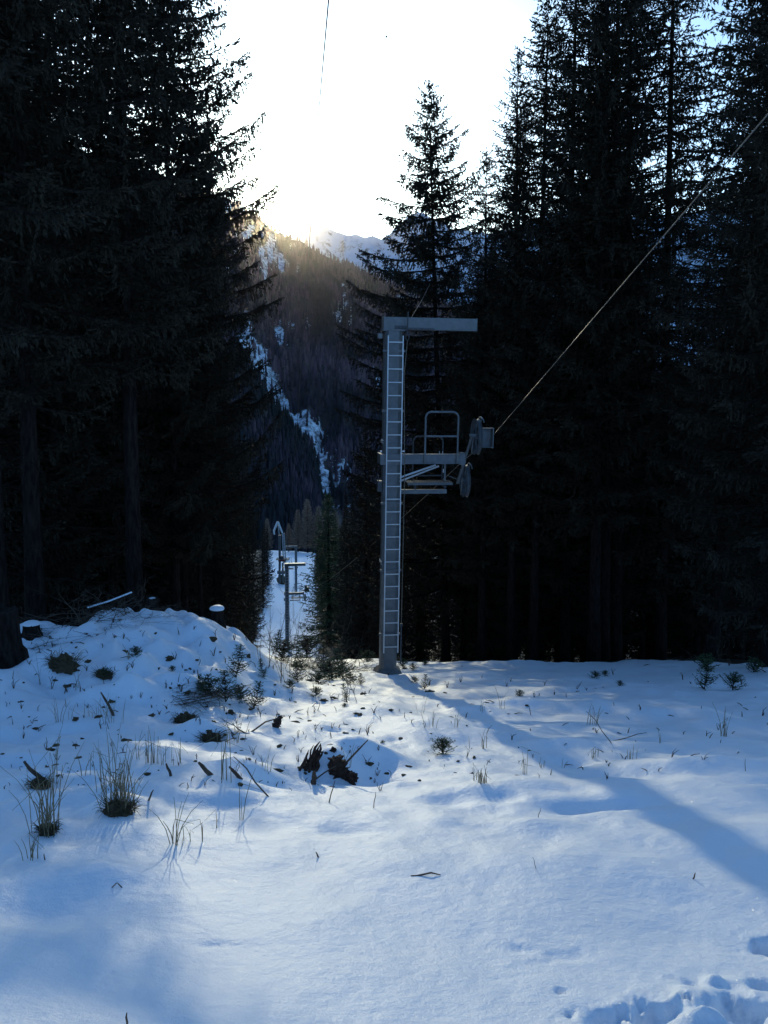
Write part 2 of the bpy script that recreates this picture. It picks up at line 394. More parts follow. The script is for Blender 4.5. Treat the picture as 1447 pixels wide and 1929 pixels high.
def cone_trees(P, hh, tint, name, rng, keep_w=.16):
    n = len(P); k = 5
    lv = [(0.08, 1.0), (.55, .42), (.5, .62), (1.0, .0)]
    a = np.arange(k) / k * 2 * PI
    rot = rng.rand(n) * 2 * PI; wid = hh * keep_w * (.75 + .5 * rng.rand(n))
    V = np.zeros((n, k * 3 + 2, 3)); Fc = []
    def ring(row, zf, rf, jit):
        aa = a[None] + rot[:, None] + row
        rr_ = wid[:, None] * rf * (1 - jit + 2 * jit * rng.rand(n, k))
        V[:, row * k:(row + 1) * k, 0] = P[:, None, 0] + rr_ * np.cos(aa)
        V[:, row * k:(row + 1) * k, 1] = P[:, None, 1] + rr_ * np.sin(aa)
        V[:, row * k:(row + 1) * k, 2] = P[:, None, 2] + hh[:, None] * (zf + .06 * (rng.rand(n, k) - .5))
    ring(0, .08, 1.0, .3); ring(1, .42, .7, .3); ring(2, .68, .45, .3)
    V[:, 3 * k] = P + np.stack([0 * hh, 0 * hh, hh * .62], 1); V[:, 3 * k + 1] = P + np.stack([0 * hh, 0 * hh, hh], 1)
    for i in range(k):
        j = (i + 1) % k
        Fc += [(i, j, 3 * k), (k + i, k + j, 3 * k + 1), (2 * k + i, 2 * k + j, 3 * k + 1)]
    Fc = np.array(Fc)
    FF = (Fc[None] + (np.arange(n) * (3 * k + 2))[:, None, None]).reshape(-1, 3)
    return mesh_np(name, V, FF, [M['far_forest']], attrs={'tint': np.repeat(tint, 3 * k + 2)})
rng = np.random.RandomState(3)
RIDGE = [(-400, 60), (-200, 150), (0, 250), (150, 300), (300, 345), (380, 356), (420, 372), (450, 384), (480, 405), (510, 432), (540, 448), (570, 456), (600, 476), (650, 498), (690, 514), (760, 542), (830, 566), (900, 600), (1000, 640), (1200, 690), (1447, 720), (1800, 740)]
SPUR = [(-400, 300), (0, 480), (300, 590), (400, 632), (450, 655), (470, 690), (500, 735), (525, 775), (560, 815), (590, 860), (602, 900), (606, 950), (625, 1000), (660, 1030), (900, 1090)]
def hills(name, sil, D0, D1, na, nu, foot, az0, az1, seed, amp, ra, ntree, h0, h1, label, brown):
    X, Y, Z, A, U = slope_grid(sil, D0, D1, na, nu, foot, az0, az1, seed, amp, ra)
    P = np.stack([X, Y, Z], -1); n, m = X.shape
    cm = clear_mask(P) if name == 'hills' else np.zeros_like(X)
    o = link(name, mesh_np(name, P.reshape(-1, 3), grid_faces(n, m), [M['hill']], smooth=True, attrs={'clear': cm.ravel()}))
    tag(o, label, kind='structure')
    fi = rng.rand(ntree) * (nu - 1.001); fj = rng.rand(ntree) * (m - 1.001)
    i = fi.astype(int); j = fj.astype(int); a = (fi - i)[:, None]; b = (fj - j)[:, None]
    Q = (P[i, j] * (1 - a) + P[i + 1, j] * a) * (1 - b) + (P[i, j + 1] * (1 - a) + P[i + 1, j + 1] * a) * b
    c = cm[i, j]; keep = rng.rand(ntree) > np.clip((c - .25) * 2.0, 0, .91)
    Q = Q[keep]; hh = h0 + (h1 - h0) * rng.rand(len(Q))
    big = fbm(Q[:, 0] / 90, Q[:, 1] / 90, 3, 81)
    tint = np.clip(brown + .8 * big + .55 * (rng.rand(len(Q)) - .5), 0, 1)
    f = link('far_forest', cone_trees(Q - [0, 0, 1.0], hh, tint, 'far_forest', rng))
    return f
tag(hills('hills', RIDGE, (900, 1150), (1900, 2700), 620, 300, -230, -34, 26, 5, 55, 4, 42000, 13, 24,
          'steep forested mountainside with a snow filled gully across the valley', .62),
    'brown larch and spruce forest covering the far mountainside', 'forest', kind='stuff')
tag(hills('hill', SPUR, (620, 560), (1250, 950), 360, 90, -190, -34, -1.5, 15, 18, 2, 9000, 13, 22,
          'dark wooded spur in front of the snowy gully', .38),
    'dark bluish forest covering the nearer spur below the gully', 'forest', kind='stuff')
PEAKS = [(-400, 380), (300, 430), (480, 446), (540, 444), (560, 438), (575, 430), (592, 423), (612, 424), (622, 431), (650, 444), (670, 443), (688, 447), (702, 444), (718, 451), (735, 440), (752, 424), (770, 408), (785, 400), (800, 404), (830, 418), (850, 432), (880, 434), (920, 440), (980, 425), (1060, 395), (1200, 410), (1447, 380), (1800, 360)]
Xp, Yp_, Zp, Ap, Up = slope_grid(PEAKS, (4200, 4200), (6800, 7000), 700, 160, -100, -34, 34, 33, 330, 14, 1.25)
tag(link('mountains', mesh_np('mountains', np.stack([Xp, Yp_, Zp], -1).reshape(-1, 3), grid_faces(*Xp.shape), [M['peak']], smooth=True)), 'distant snowy mountain range under the bright sky', kind='structure')

# ---------------------------------------------------------------- spruces
def quads_from(P, D, Lg, Wd, rs):
    """thin diamond sprays: start P, unit direction D, length, width, random roll"""
    n = len(P); r = rs.normal(size=(n, 3)); S = np.cross(D, r); S /= np.linalg.norm(S, axis=1)[:, None] + 1e-9
    mid = P + D * (Lg * .45)[:, None]; up = np.cross(D, S) * (Wd * .35)[:, None]
    return np.stack([P, mid + S * Wd[:, None] + up, P + D * Lg[:, None], mid - S * Wd[:, None] + up], 1)
def nrm(a): return a / (np.linalg.norm(a, axis=1)[:, None] + 1e-9)
def spruce_mesh(seed, H, R, cb, whorl=.42, per=6, tw=.11, spr=.075, sl=.13, sw=.022, power=.85, sparse=0, mat_n='needle', droop=.35, hang=1.0, taper=.0125, dead=True, top_up=.55, layered=0, slope=None, inner=.35):
    rs = np.random.RandomState(seed)
    # branches
    B = []
    z = cb * H
    while z < H * .992:
        u = (z - cb * H) / (H - cb * H)
        Lr = R * ((1 - u) ** power) * (.55 + .45 * min(1, u / .12 + .3)) + .10 * R * .3
        if slope: Lr = (R * (1 - math.exp(-(H - z) * slope / R)) + .08) * (.6 + .4 * min(1, u / .15 + .2))
        gap = whorl * (1.0 - .55 * u) if not slope else whorl * (1.0 - .45 * u ** 2)
        k = per + rs.randint(-1, 2)
        ph = rs.rand() * 2 * PI
        for i in range(k):
            if rs.rand() < sparse: continue
            L = Lr * rs.uniform(.72, 1.10)
            if rs.rand() < .10: L *= 1.2
            B.append((z + rs.uniform(-.16, .16) * gap * (1 - layered), ph + 2 * PI * i / k + rs.uniform(-.3, .3), L, u))
        for i in range(int(round(k * inner))):
            B.append((z + gap * rs.uniform(.25, .75), rs.rand() * 2 * PI, Lr * rs.uniform(.25, .6), u))
        z += gap
    B = np.array(B)
    zb, an, L, u = B.T; nb = len(B)
    Hd = np.stack([np.cos(an), np.sin(an), 0 * an], 1); Sd = np.stack([-np.sin(an), np.cos(an), 0 * an], 1)
    a0 = np.interp(u, [0, .35, .75, .9, 1], [-droop, -droop * .8, -.06, .22, top_up * 1.6]) + rs.uniform(-.12, .12, nb)
    b0 = np.interp(u, [0, .5, 1], [.34, .34, .18]) + rs.uniform(-.08, .12, nb)
    wob = rs.uniform(-.08, .08, nb)
    def bp(i, s):
        Li = L[i]
        return Hd[i] * (Li * s)[:, None] + Sd[i] * (Li * wob[i] * np.sin(s * PI))[:, None] + np.stack([0 * s, 0 * s, zb[i] + Li * (a0[i] * s + b0[i] * s ** 2.2)], 1)
    def bt(i, s):
        return nrm(bp(i, np.minimum(s + .02, 1.05)) - bp(i, s - .02))
    # wood of the live branches: thin three-sided sticks
    segs = 5; t = np.linspace(0, 1, segs)
    WV = []; WF = []; off = 0
    idx = np.repeat(np.arange(nb), segs); ss = np.tile(t, nb); C = bp(idx, ss)
    rad = (.010 + .011 * L[idx]) * (1 - .85 * ss)
    for k in range(3):
        aa = 2 * PI * k / 3
        WV.append(C + Sd[idx] * (rad * math.cos(aa))[:, None] + np.array([0, 0, 1.0]) * (rad * math.sin(aa))[:, None])
    WV = np.stack(WV, 1).reshape(-1, 3)
    bi = np.arange(nb)[:, None, None] * segs * 3; si = np.arange(segs - 1)[None, :, None] * 3; kk = np.arange(3)[None, None, :]; k2 = (kk + 1) % 3
    WF = np.stack([bi + si + kk, bi + si + k2, bi + si + 3 + k2, bi + si + 3 + kk], -1).reshape(-1, 4)
    # secondary twigs
    n2 = np.maximum(3, (L / tw).astype(int)); I = np.repeat(np.arange(nb), n2)
    s = rs.rand(len(I)) ** .8 * .97 + .03
    T = bt(I, s); P0 = bp(I, s)
    l2 = np.minimum(.75, .34 * L[I] * (1 - s) ** .6 + .07) * rs.uniform(.55, 1.1, len(I)) * np.where(rs.rand(len(I)) < .25, .6, 1)
    side = np.where(rs.rand(len(I)) < .5, -1.0, 1.0)
    typ = rs.rand(len(I))
    dn = np.where(typ < .38 * hang, rs.uniform(1.2, 2.4, len(I)), rs.uniform(-.05, .22, len(I)))
    sd = np.where(typ < .38 * hang, rs.uniform(.1, .5, len(I)), rs.uniform(.7, 1.1, len(I)))
    l2 = np.where(typ < .38 * hang, np.minimum(l2 * .9, .34), l2)
    D2 = nrm(T * rs.uniform(.45, .9, len(I))[:, None] + Sd[I] * (side * sd)[:, None] + np.array([0, 0, -1.0]) * dn[:, None])
    # sprays on twigs
    n3 = np.maximum(1, (l2 / spr).astype(int)); J = np.repeat(np.arange(len(I)), n3)
    q = rs.rand(len(J)); P3 = P0[J] + D2[J] * (l2[J] * q)[:, None] + np.array([0, 0, -1.0]) * (l2[J] * .18 * q * q)[:, None]
    D3 = nrm(D2[J] + rs.normal(size=(len(J), 3)) * .24)
    # sprays along the branch itself and upturned tips
    n4 = np.maximum(3, (L / (spr * .7)).astype(int)); K = np.repeat(np.arange(nb), n4); s4 = rs.rand(len(K))
    P4 = bp(K, s4); D4 = nrm(bt(K, s4) + rs.normal(size=(len(K), 3)) * .30)
    # leader
    nL = int(H * 1.2) + 12; zz = H - rs.rand(nL) * H * .03; P5 = np.stack([0 * zz, 0 * zz, zz], 1); D5 = nrm(rs.normal(size=(nL, 3)) * .5 + np.array([0, 0, 1.0]))
    P = np.vstack([P3, P4, P5]); D = np.vstack([D3, D4, D5]); n = len(P)
    Lg = sl * rs.uniform(.6, 1.35, n); Wd = sw * rs.uniform(.7, 1.3, n)
    Q = quads_from(P, D, Lg, Wd, rs).reshape(-1, 3)
    V = np.vstack([WV, Q]); FQ = np.arange(n * 4).reshape(-1, 4) + len(WV)
    FF = np.vstack([WF, FQ]); mi = np.concatenate([np.ones(len(WF)), np.zeros(n)])
    crown = mesh_np('crown', V, FF, [M[mat_n], M['bark']], mi)
    # trunk
    tb = MB(); ns = 14; tz = np.linspace(0, 1, ns)
    pts = [(.05 * math.sin(3 * q_ + seed) * H * .03, .05 * math.cos(2 * q_ + seed) * H * .03, q_ * H * .985 - (.5 if (q_ == 0 and H > 4) else 0)) for q_ in tz]
    pts = [(x * (1 - abs(2 * q_ - 1)), y * (1 - abs(2 * q_ - 1)), z_) for (x, y, z_), q_ in zip(pts, tz)]
    r0 = taper * H; rads = [r0 * ((1 - q_) ** .8) * (1 + .35 * math.exp(-q_ * 40)) + .006 * min(1, H / 5) for q_ in tz]
    tb.tube(pts, rads, 10 if H > 4 else 5)
    if dead and H > 6:
        rz_ = random.Random(seed)
        for k in range(84):
            z0 = rz_.uniform(.05, max(cb, .3) + .08) * H; a = rz_.uniform(0, 2 * PI); Lb = rz_.uniform(.3, 1.7)
            e = np.array([math.cos(a), math.sin(a), rz_.uniform(-.5, .05)]); p0 = np.array([0, 0, z0])
            mid = p0 + e * Lb * .5 + np.array([0, 0, -.05]); end = p0 + e * Lb + np.array([rz_.uniform(-.2, .2), rz_.uniform(-.2, .2), -.1 * Lb])
            tb.tube([p0, mid, end], [.014, .009, .003], 3, False)
            for j in range(2):
                f_ = p0 + (end - p0) * rz_.uniform(.4, .9); tb.tube([f_, f_ + np.array([rz_.uniform(-.35, .35), rz_.uniform(-.35, .35), rz_.uniform(-.3, .05)])], [.005, .002], 3, False)
    me = bpy.data.meshes.new('trunk'); me.from_pydata(np.vstack(tb.v).tolist(), [], tb.f); me.materials.append(M['bark'])
    me.polygons.foreach_set('use_smooth', np.ones(len(me.polygons), bool))
    return crown, me
TV = {}
def proto(key, **kw): TV[key] = (spruce_mesh(**kw), kw['H'])
proto('hero', seed=11, H=26, R=7.2, slope=.50, inner=.12, cb=.16, whorl=.66, per=7, sparse=.24, tw=.030, spr=.040, sl=.115, sw=.027, hang=1.25, power=.78, droop=.14, layered=1.0, top_up=.6, taper=.0075)
proto('a', seed=21, H=27, R=4.0, slope=.46, cb=.12, whorl=.60, per=6, sparse=.16, tw=.055, spr=.045, sl=.13, sw=.023, hang=1.3, power=.7, taper=.0078, layered=.9, inner=.2)
proto('b', seed=22, H=27, R=3.5, slope=.42, cb=.20, whorl=.60, per=6, sparse=.16, tw=.055, spr=.045, sl=.13, sw=.023, hang=1.3, power=.65, taper=.0078, layered=.8, inner=.2)
proto('c', seed=23, H=27, R=3.6, slope=.38, cb=.06, whorl=.55, per=7, sparse=.1, tw=.055, spr=.045, sl=.13, sw=.023, hang=1.3, power=.8, taper=.0075)
proto('d', seed=24, H=27, R=3.3, slope=.40, cb=.26, whorl=.62, per=6, sparse=.12, tw=.055, spr=.045, sl=.13, sw=.023, hang=1.3, power=.6, taper=.0075)
proto('low', seed=25, H=20, R=3.4, slope=.27, cb=.02, whorl=.48, per=7, tw=.09, spr=.07, sl=.17, sw=.029, power=.95, taper=.011, dead=False)
proto('low2', seed=26, H=20, R=3.0, slope=.25, cb=.03, whorl=.5, per=6, tw=.09, spr=.07, sl=.17, sw=.029, power=.9, taper=.011, dead=False)
proto('green', seed=31, H=20, R=3.2, slope=.27, cb=.02, whorl=.45, per=8, tw=.09, spr=.07, sl=.17, sw=.034, power=.95, taper=.011, dead=False, mat_n='needle_young')
proto('larch', seed=27, H=19, R=3.2, cb=.10, whorl=.6, per=6, tw=.14, spr=.10, sl=.45, sw=.035, power=.6, mat_n='larch', droop=.05, hang=.3, taper=.010, dead=False)
TC = [0]
def tree(kind, px, Y, H, label, group=None, name='spruce_tree', rz=None, lean=0, lean_y=0, py=None, cat='spruce', wide=1.0):
    TC[0] += 1
    lean = lean + math.degrees((PW / 2 - px) / 9400 - .014 - (PW / 2 - px) / 18200)
    (crown, trunk), H0 = TV[kind]
    x = at(px, py if py is not None else 1150, Y)[0]; z = G(x, Y)
    o = empty(name, (x, Y, z - .1), rz if rz is not None else (TC[0] * 2.39996) % 6.283, label, cat, group)
    s = H / H0; o.scale = (s * wide, s * wide, s)
    if lean or lean_y:
        o.rotation_mode = 'QUATERNION'
        o.rotation_quaternion = (Matrix.Rotation(R_(lean), 3, 'Y') @ Matrix.Rotation(R_(lean_y), 3, 'X') @ Matrix.Rotation((TC[0] * 2.39996) % 6.283, 3, 'Z')).to_quaternion()
    link('trunk', trunk, o); link('crown', crown, o)
    return o
# the lone spruce behind the tower
tree('hero', 845, 42, at(808, 160, 42)[2] - G(3.2, 42) + .25, 'tall open-crowned spruce with layered branches, standing alone against the sky behind the lift tower', lean=-2.0, rz=1.0)
# left wood, front trees
LG = 'spruces of the left wood'; RG = 'spruces of the right wood'
tree('b', 66, 19.0, 27, 'thick pale spruce trunk second from the left edge of the left wood', LG)
tree('d', -4, 17.5, 26, 'spruce trunk cut by the left edge of the photo beside the big stump', LG)
tree('d', 254, 21.0, 27, 'straight spruce trunk rising behind the leaning snowy log in the left wood', LG)
tree('hero', 332, 27, 25, 'tall spruce whose long branches reach furthest right into the sky beside the sun', LG, wide=.80)
tree('hero', 214, 28, 25.5, 'tall dark spruce left of the one reaching towards the sun', LG, wide=.8)
tree('low', 408, 34, 21.5, 'shorter spruce at the right edge of the left wood, its tip just under the ridge', LG, wide=.72)
tree('d', 378, 29, 22, 'slim trunk behind the snow capped stump on top of the bank', LG, wide=.55)
tree('b', 350, 32, 22, 'slim trunk just right of the cut log stump in the left wood', LG, wide=.7)
tree('b', 140, 26, 17.5, 'broad dark spruce between the two thick trunks of the left wood', LG)
tree('c', -60, 22, 30, 'dark spruce filling the upper left corner', LG)
tree('low', 405, 41, 19.5, 'low-branched spruce overhanging the left side of the piste', LG, wide=.7)
tree('low2', 430, 47, 19, 'bushy spruce next down the left side of the piste', LG, wide=0.62)
tree('low', 442, 56, 17, 'bushy spruce on the left of the piste beside the bare saplings', LG, wide=0.6)
tree('low2', 455, 66, 19, 'spruce on the left of the piste above the nearer small tower', LG, wide=0.6)
tree('low', 468, 82, 20, 'spruce on the left of the piste whose twigs touch the small towers', LG, wide=0.6)
tree('low2', 478, 105, 19, 'spruce on the left of the piste level with the nearer small tower', LG, wide=0.65)
rt = random.Random(12)
k = 0
for row, Y in enumerate((26, 33, 40, 48, 58)):
    for px in range(-120, 430 - row * 8, 62):
        if rt.random() < .12 or (px > 130 and Y < 37): continue
        tree(rt.choice('abcd') if Y < 45 else 'c', px + rt.uniform(-22, 22), Y + rt.uniform(-2.5, 2.5), rt.uniform(24, 30) if px < 90 else rt.uniform(19, 23),
             'one of the dark spruces massed inside the left wood behind its front trunks', 'dark spruces inside the left wood')
# right wood
tree('c', 972, 40, 27.0, 'spruce with a thin spire just left of the tall right-hand trees', RG, wide=.85)
tree('a', 1068, 38, 33, 'tall spruce forming the outer left outline of the right wood', RG)
tree('c', 925, 46, 24, 'shorter spruce right behind the lone spruce', RG, wide=.9)
tree('b', 911, 37.0, 23, 'thin trunk right of the lift tower at the edge of the right wood', RG)
tree('d', 966, 36, 26, 'thin dark trunk third from the tower at the edge of the right wood', RG)
tree('d', 1008, 35.5, 28, 'slim trunk leaning slightly right, left of the thick twin trunks', RG, lean=.5)
tree('b', 1124, 33.5, 31, 'left one of the thick twin trunks in the right wood', RG)
tree('d', 1143, 34.2, 31, 'right one of the thick twin trunks in the right wood', RG)
tree('b', 1166, 35.5, 31, 'darker trunk close behind the thick twin trunks', RG)
tree('a', 1250, 36, 33, 'tall spruce with sky showing on both sides of its upper trunk', RG, lean=-.4)
tree('b', 1345, 30, 29, 'leaning trunk near the right edge above the small saplings', RG, lean=4.5)
tree('c', 1112, 41, 32, 'dark spruce filling the gap left of the thick twin trunks', RG)
tree('b', 1400, 38, 30, 'spruce with hanging boughs below the upper right corner', RG)
tree('c', 1455, 27, 31, 'dark spruce filling the right edge of the photo', RG)
tree('low2', 875, 43, 15, 'low dark spruce close behind the tower platform', RG)
tree('low', 790, 52, 16, 'dark spruce directly behind the middle of the tower pole', RG)
tree('low2', 735, 58, 17, 'dark spruce behind the tower pole on the left', RG)
tree('low', 690, 68, 20.5, 'tallest dark spruce between the piste and the tower', RG)
tree('low2', 655, 84, 17, 'dark spruce right of the piste beside the pointed one', RG)
tree('green', 620, 97, 18.5, 'pointed green spruce standing right at the piste edge', RG, wide=1.6)
tree('low2', 606, 135, 13, 'smaller spruce on the right edge of the piste beyond the pointed one', RG)
for px, Y, H in [(705, 78, 17), (680, 96, 18), (650, 112, 17), (735, 92, 18), (632, 128, 15), (760, 74, 17), (695, 118, 19), (720, 64, 12), (665, 76, 11)]:
    tree('low' if Y % 4 else 'low2', px, Y, H, 'one of the dark spruces closing the gap between the piste edge and the tower', 'dark spruces between piste and tower')
for row, Y in enumerate((41, 48, 56, 66)):
    for px in range(905 - row * 30, 1560, 66):
        if rt.random() < .10: continue
        tree(rt.choice('abcd') if Y < 50 else 'c', px + rt.uniform(-22, 22), Y + rt.uniform(-2.5, 2.5), rt.uniform(25, 30) if 1040 < px < 1150 or px > 1430 else rt.uniform(18, 22),
             'one of the dark spruces massed inside the right wood behind its front trunks', 'dark spruces inside the right wood')
# low understorey that closes the woods' view
for (px, Y, H) in [(1230, 44, 12), (1300, 47, 13), (1400, 43, 12), (1080, 46, 13), (1020, 47, 12), (950, 50, 13), (880, 52, 13), (1180, 52, 14), (1350, 55, 14), (1450, 50, 14),
                   (30, 36, 12), (110, 38, 13), (190, 37, 12), (280, 40, 13), (345, 43, 13), (400, 50, 14), (300, 52, 14), (150, 50, 14), (60, 52, 14), (-40, 40, 12)]:
    tree('low' if int(px) % 20 else 'low2', px, Y, H, 'one of the young dark spruces low down between the trunks of the %s wood' % ('right' if px > 600 else 'left'), 'young spruces under the %s wood' % ('right' if px > 600 else 'left'), wide=1.25)
# far end of the piste
for (px, Y, H, lb) in [(580, 296, 19.5, 'brown leafless larch with the highest tip above the far end of the piste'), (562, 297, 15.5, 'brown larch left of the tallest one at the far end of the piste'),
                       (600, 296, 17, 'brown larch right of the tallest one at the far end of the piste'), (545, 300, 10.5, 'small brown larch just right of the white tower head'),
                       (632, 290, 15, 'brown larch seen between two dark spruces right of the piste'), (505, 290, 12, 'brown larch behind the left trees beside the white tower head')]:
    tree('larch', px, Y, H, lb, 'leafless larches below the piste', name='larch_tree', cat='larch', wide=1.15)
for (px, Y, H) in [(598, 200, 9), (603, 235, 10), (612, 180, 12), (500, 240, 12), (505, 180, 13), (496, 140, 14), (650, 120, 16), (665, 105, 18)]:
    tree('low', px, Y, H, 'distant dark spruce lining the lower %s side of the piste' % ('right' if px > 560 else 'left'), 'distant spruces beside the piste')

# ---------------------------------------------------------------- lift towers
LINE = -math.atan2(.149, 1)          # azimuth of the lift line (down slope, to the left)
TB = hit(730, 1268); TY = TB[1]
TB = np.array([at(730, 1275, TY)[0], TY, G(TB[0], TY)])
cR, sR = math.cos(-LINE), math.sin(-LINE)
def loc(px, py, dy=0.0):
    """photo point on the tower's own upright plane (offset dy down the line) -> tower coordinates"""
    d = ray(px, py); nrm_ = np.array([-sR, cR, 0]); o = TB + nrm_ * dy
    t = np.dot(o - CAM, nrm_) / np.dot(d, nrm_); P = CAM + d * t - TB
    return np.array([P[0] * cR + P[1] * sR, dy, P[2]])
def tower():
    r = empty('lift_tower', TB, -LINE)
    base = loc(730, 1275, 0); top = loc(740, 621, 0); armt = loc(740, 598, 0)
    Ht = top[2]
    mb = MB(); wx = .46
    ring = lambda z, w, b: [(-w / 2 + b, -w / 2, z), (w / 2 - b, -w / 2, z), (w / 2, -w / 2 + b, z), (w / 2, w / 2 - b, z), (w / 2 - b, w / 2, z), (-w / 2 + b, w / 2, z), (-w / 2, w / 2 - b, z), (-w / 2, -w / 2 + b, z)]
    V = ring(-.3, .47, .09) + ring(Ht, .47, .09)
    mb.add(V, [(i, (i + 1) % 8, 8 + (i + 1) % 8, 8 + i) for i in range(8)] + [tuple(range(8, 16)), tuple(range(7, -1, -1))])
    mb.build('pole', 'galv', r)
    fb = MB(); V = ring(-.35, .95, .18) + ring(.10, .74, .14) + ring(.20, .50, .09)
    fb.add(V, [(8 * j + i, 8 * j + (i + 1) % 8, 8 * j + 8 + (i + 1) % 8, 8 * j + 8 + i) for j in (0, 1) for i in range(8)] + [tuple(range(16, 24))])
    fb.build('footing', 'concrete', r)
    # top arm
    x0 = loc(722, 610)[0]; x1 = loc(895, 614)[0]; za = armt[2] - Ht
    ab = MB(); ab.box(((x0 + x1) / 2, 0, Ht + za / 2 + .003), (x1 - x0, .36, za), bev=0)
    ab.build('arm', 'galv', r)
    e = MB(); e.box((x1 + .008, 0, Ht + za / 2), (.014, .38, za + .03)); e.box((x0 - .008, 0, Ht + za / 2), (.014, .38, za + .03)); e.build('end_plate', 'galv', r)
    w = MB(); w.box(((x0 + x1) / 2 - .35, -.183, Ht + .03), (.9, .008, .05)); w.build('stiffener', 'galv_dark', r)
    # lug and wire at the joint
    lg = MB(); lp = loc(765, 613, -.24); lg.box((lp[0] - .12, -.2, Ht + .06), (.34, .06, .08)); lg.tube([(lp[0] + .05, -.26, Ht + za + .14), (lp[0] + .04, -.26, Ht - .1)], .016, 6)
    lg.build('lug', 'galv_dark', r)
    ey = MB(); c = np.array([lp[0] + .04, -.26, Ht - .2]); ey.tube([c + np.array([.045 * math.cos(a), 0, .09 * math.sin(a)]) for a in np.linspace(0, 2 * PI, 14)], .012, 5, False); ey.build('eye', 'galv_dark', r)
    wr = MB(); wr.tube([c + (0, 0, -.09), (c[0] - .07, -.26, c[2] - 1.0), (x0 + .62, -.22, Ht - 4), (x0 + .60, -.22, .9)], .010, 5); wr.build('wire', 'steel_rope', r)
    cl = MB(); cl.tube([(x0 + .60, -.22, 1.45), (x0 + .60, -.22, .35)], .022, 6); cl.box((x0 + .60, -.22, 1.5), (.06, .06, .09)); cl.build('wire_weight', 'galv_dark', r)
    # ladder
    lx0 = loc(731.5, 640, -.36)[0]; lx1 = loc(759.5, 640, -.36)[0]; zt = loc(745, 632, -.36)[2]; zb_ = loc(728, 1230, -.36)[2]
    ld = MB()
    for x in (lx0, lx1): ld.box((x, -.36, (zt + zb_) / 2), (.030, .045, zt - zb_))
    lad = ld.build('ladder', 'galv_bright', r)
    yy = [644, 670, 695.5, 721, 746, 771, 795.5, 820.5]; n = 25
    z0 = loc(745, 644.5, -.36)[2]; z1 = loc(728, 1219, -.36)[2]
    ru = MB(); ru.box((0, 0, 0), (lx1 - lx0 - .03, .028, .026)); ro = ru.build('rung', 'galv_bright', lad); ro.location = ((lx0 + lx1) / 2, -.36, z0)
    for i in range(1, n):
        q = ro.copy(); COL.objects.link(q); q.parent = lad; q.location = ((lx0 + lx1) / 2, -.36, z0 + (z1 - z0) * i / (n - 1))
    for z in [z1 + .35, z1 + 2.2, z1 + 4.1, zt - 2.0, zt - .4]:
        b = MB(); b.box((-.26, -.28, z), (.08, .05, .05)); b.box((.27, -.28, z), (.06, .05, .05)); b.box((0, -.26, z), (.6, .03, .06)); b.build('ladder_bracket', 'galv', r)
    for zf in (.34, .69):
        b = MB(); z = Ht * zf; b.box((0, 0, z), (.53, .53, .035), bev=.11); b.build('flange', 'galv', r)
        b = MB()
        for sx in (-1, 1):
            for k_ in range(3): b.tube([(sx * .245, -.15 + .15 * k_, z - .045), (sx * .245, -.15 + .15 * k_, z + .05)], .014, 6)
        b.build('bolt', 'galv_bright', r)
    b = MB(); b.box((0, 0, Ht - .02), (.60, .52, .04)); b.build('head_plate', 'galv', r)
    # bolted plate left of the head
    b = MB(); p = loc(715, 633, 0); b.box((p[0], -.05, p[2]), (.12, .2, .13)); b.build('bracket', 'galv', r)
    b = MB(); p = loc(713, 915, 0); b.box((p[0] + .02, -.05, p[2]), (.12, .22, .30)); b.tube([(p[0] - .02, -.1, p[2] + .1), (p[0] - .02, -.1, p[2] + .3)], .015, 6); b.build('clamp', 'galv_dark', r)
    # upper crossbeam with collar
    pz = loc(740, 855)[2]; pb = loc(740, 872)[2]; xe = loc(868, 863)[0]
    col_ = MB(); hz = (pz + pb) / 2; ch = pz - pb
    for y in (-.265, .265): col_.box((0, y, hz), (.66, .05, ch + .04))
    for x in (-.30, .30): col_.box((x, 0, hz), (.06, .48, ch + .03))
    col_.build('collar', 'galv', r)
    bm = MB(); bm.box(((.33 + xe) / 2, -.10, hz), (xe - .33, .14, ch)); bm.box(((.33 + xe) / 2, -.10, pz - .004), (xe - .33, .22, .02)); bm.box(((.33 + xe) / 2, -.10, pb), (xe - .33, .22, .02)); bm.build('crossbeam', 'galv', r)
    # guard rail, upper
    def loop(a, b_, zlow, ztop, y, rad, name, m, rc=.16, bar=None):
        pts = [(a, y, zlow)] + [(a + rc - rc * math.cos(t_), y, ztop - rc + rc * math.sin(t_)) for t_ in np.linspace(0, PI / 2, 6)] + \
              [(b_ - rc + rc * math.sin(t_), y, ztop - rc + rc * math.cos(t_)) for t_ in np.linspace(0, PI / 2, 6)] + [(b_, y, zlow)]
        q_ = MB(); q_.tube(pts, rad, 8)
        if bar: q_.tube([(a, y, bar), (b_, y, bar)], rad * .95, 8)
        return q_.build(name, m, r, True)
    a = loc(801.5, 815, -.22); b_ = loc(863, 815, -.22)
    loop(a[0], b_[0], pb, loc(830, 776, -.22)[2], -.22, .029, 'guard_rail', 'galv', bar=loc(830, 822, -.22)[2])
    d2 = .95
    a = loc(778, 850, d2); b_ = loc(834, 850, d2)
    loop(a[0], b_[0], loc(800, 912, d2)[2], loc(800, 822, d2)[2], d2, .024, 'guard_rail', 'galv_dark', bar=loc(800, 896, d2)[2])
    # lower catwalk
    g0 = loc(766, 908, .75); g1 = loc(848, 908, .75)
    gr = MB(); nz_ = 26
    for i in range(nz_ + 1): x = g0[0] + (g1[0] - g0[0]) * i / nz_; gr.box((x, .75, g0[2] + .012), (.012, .5, .022))
    for y in (.505, .62, .75, .87, .995): gr.box(((g0[0] + g1[0]) / 2, y, g0[2] - .014), (g1[0] - g0[0], .014, .028))
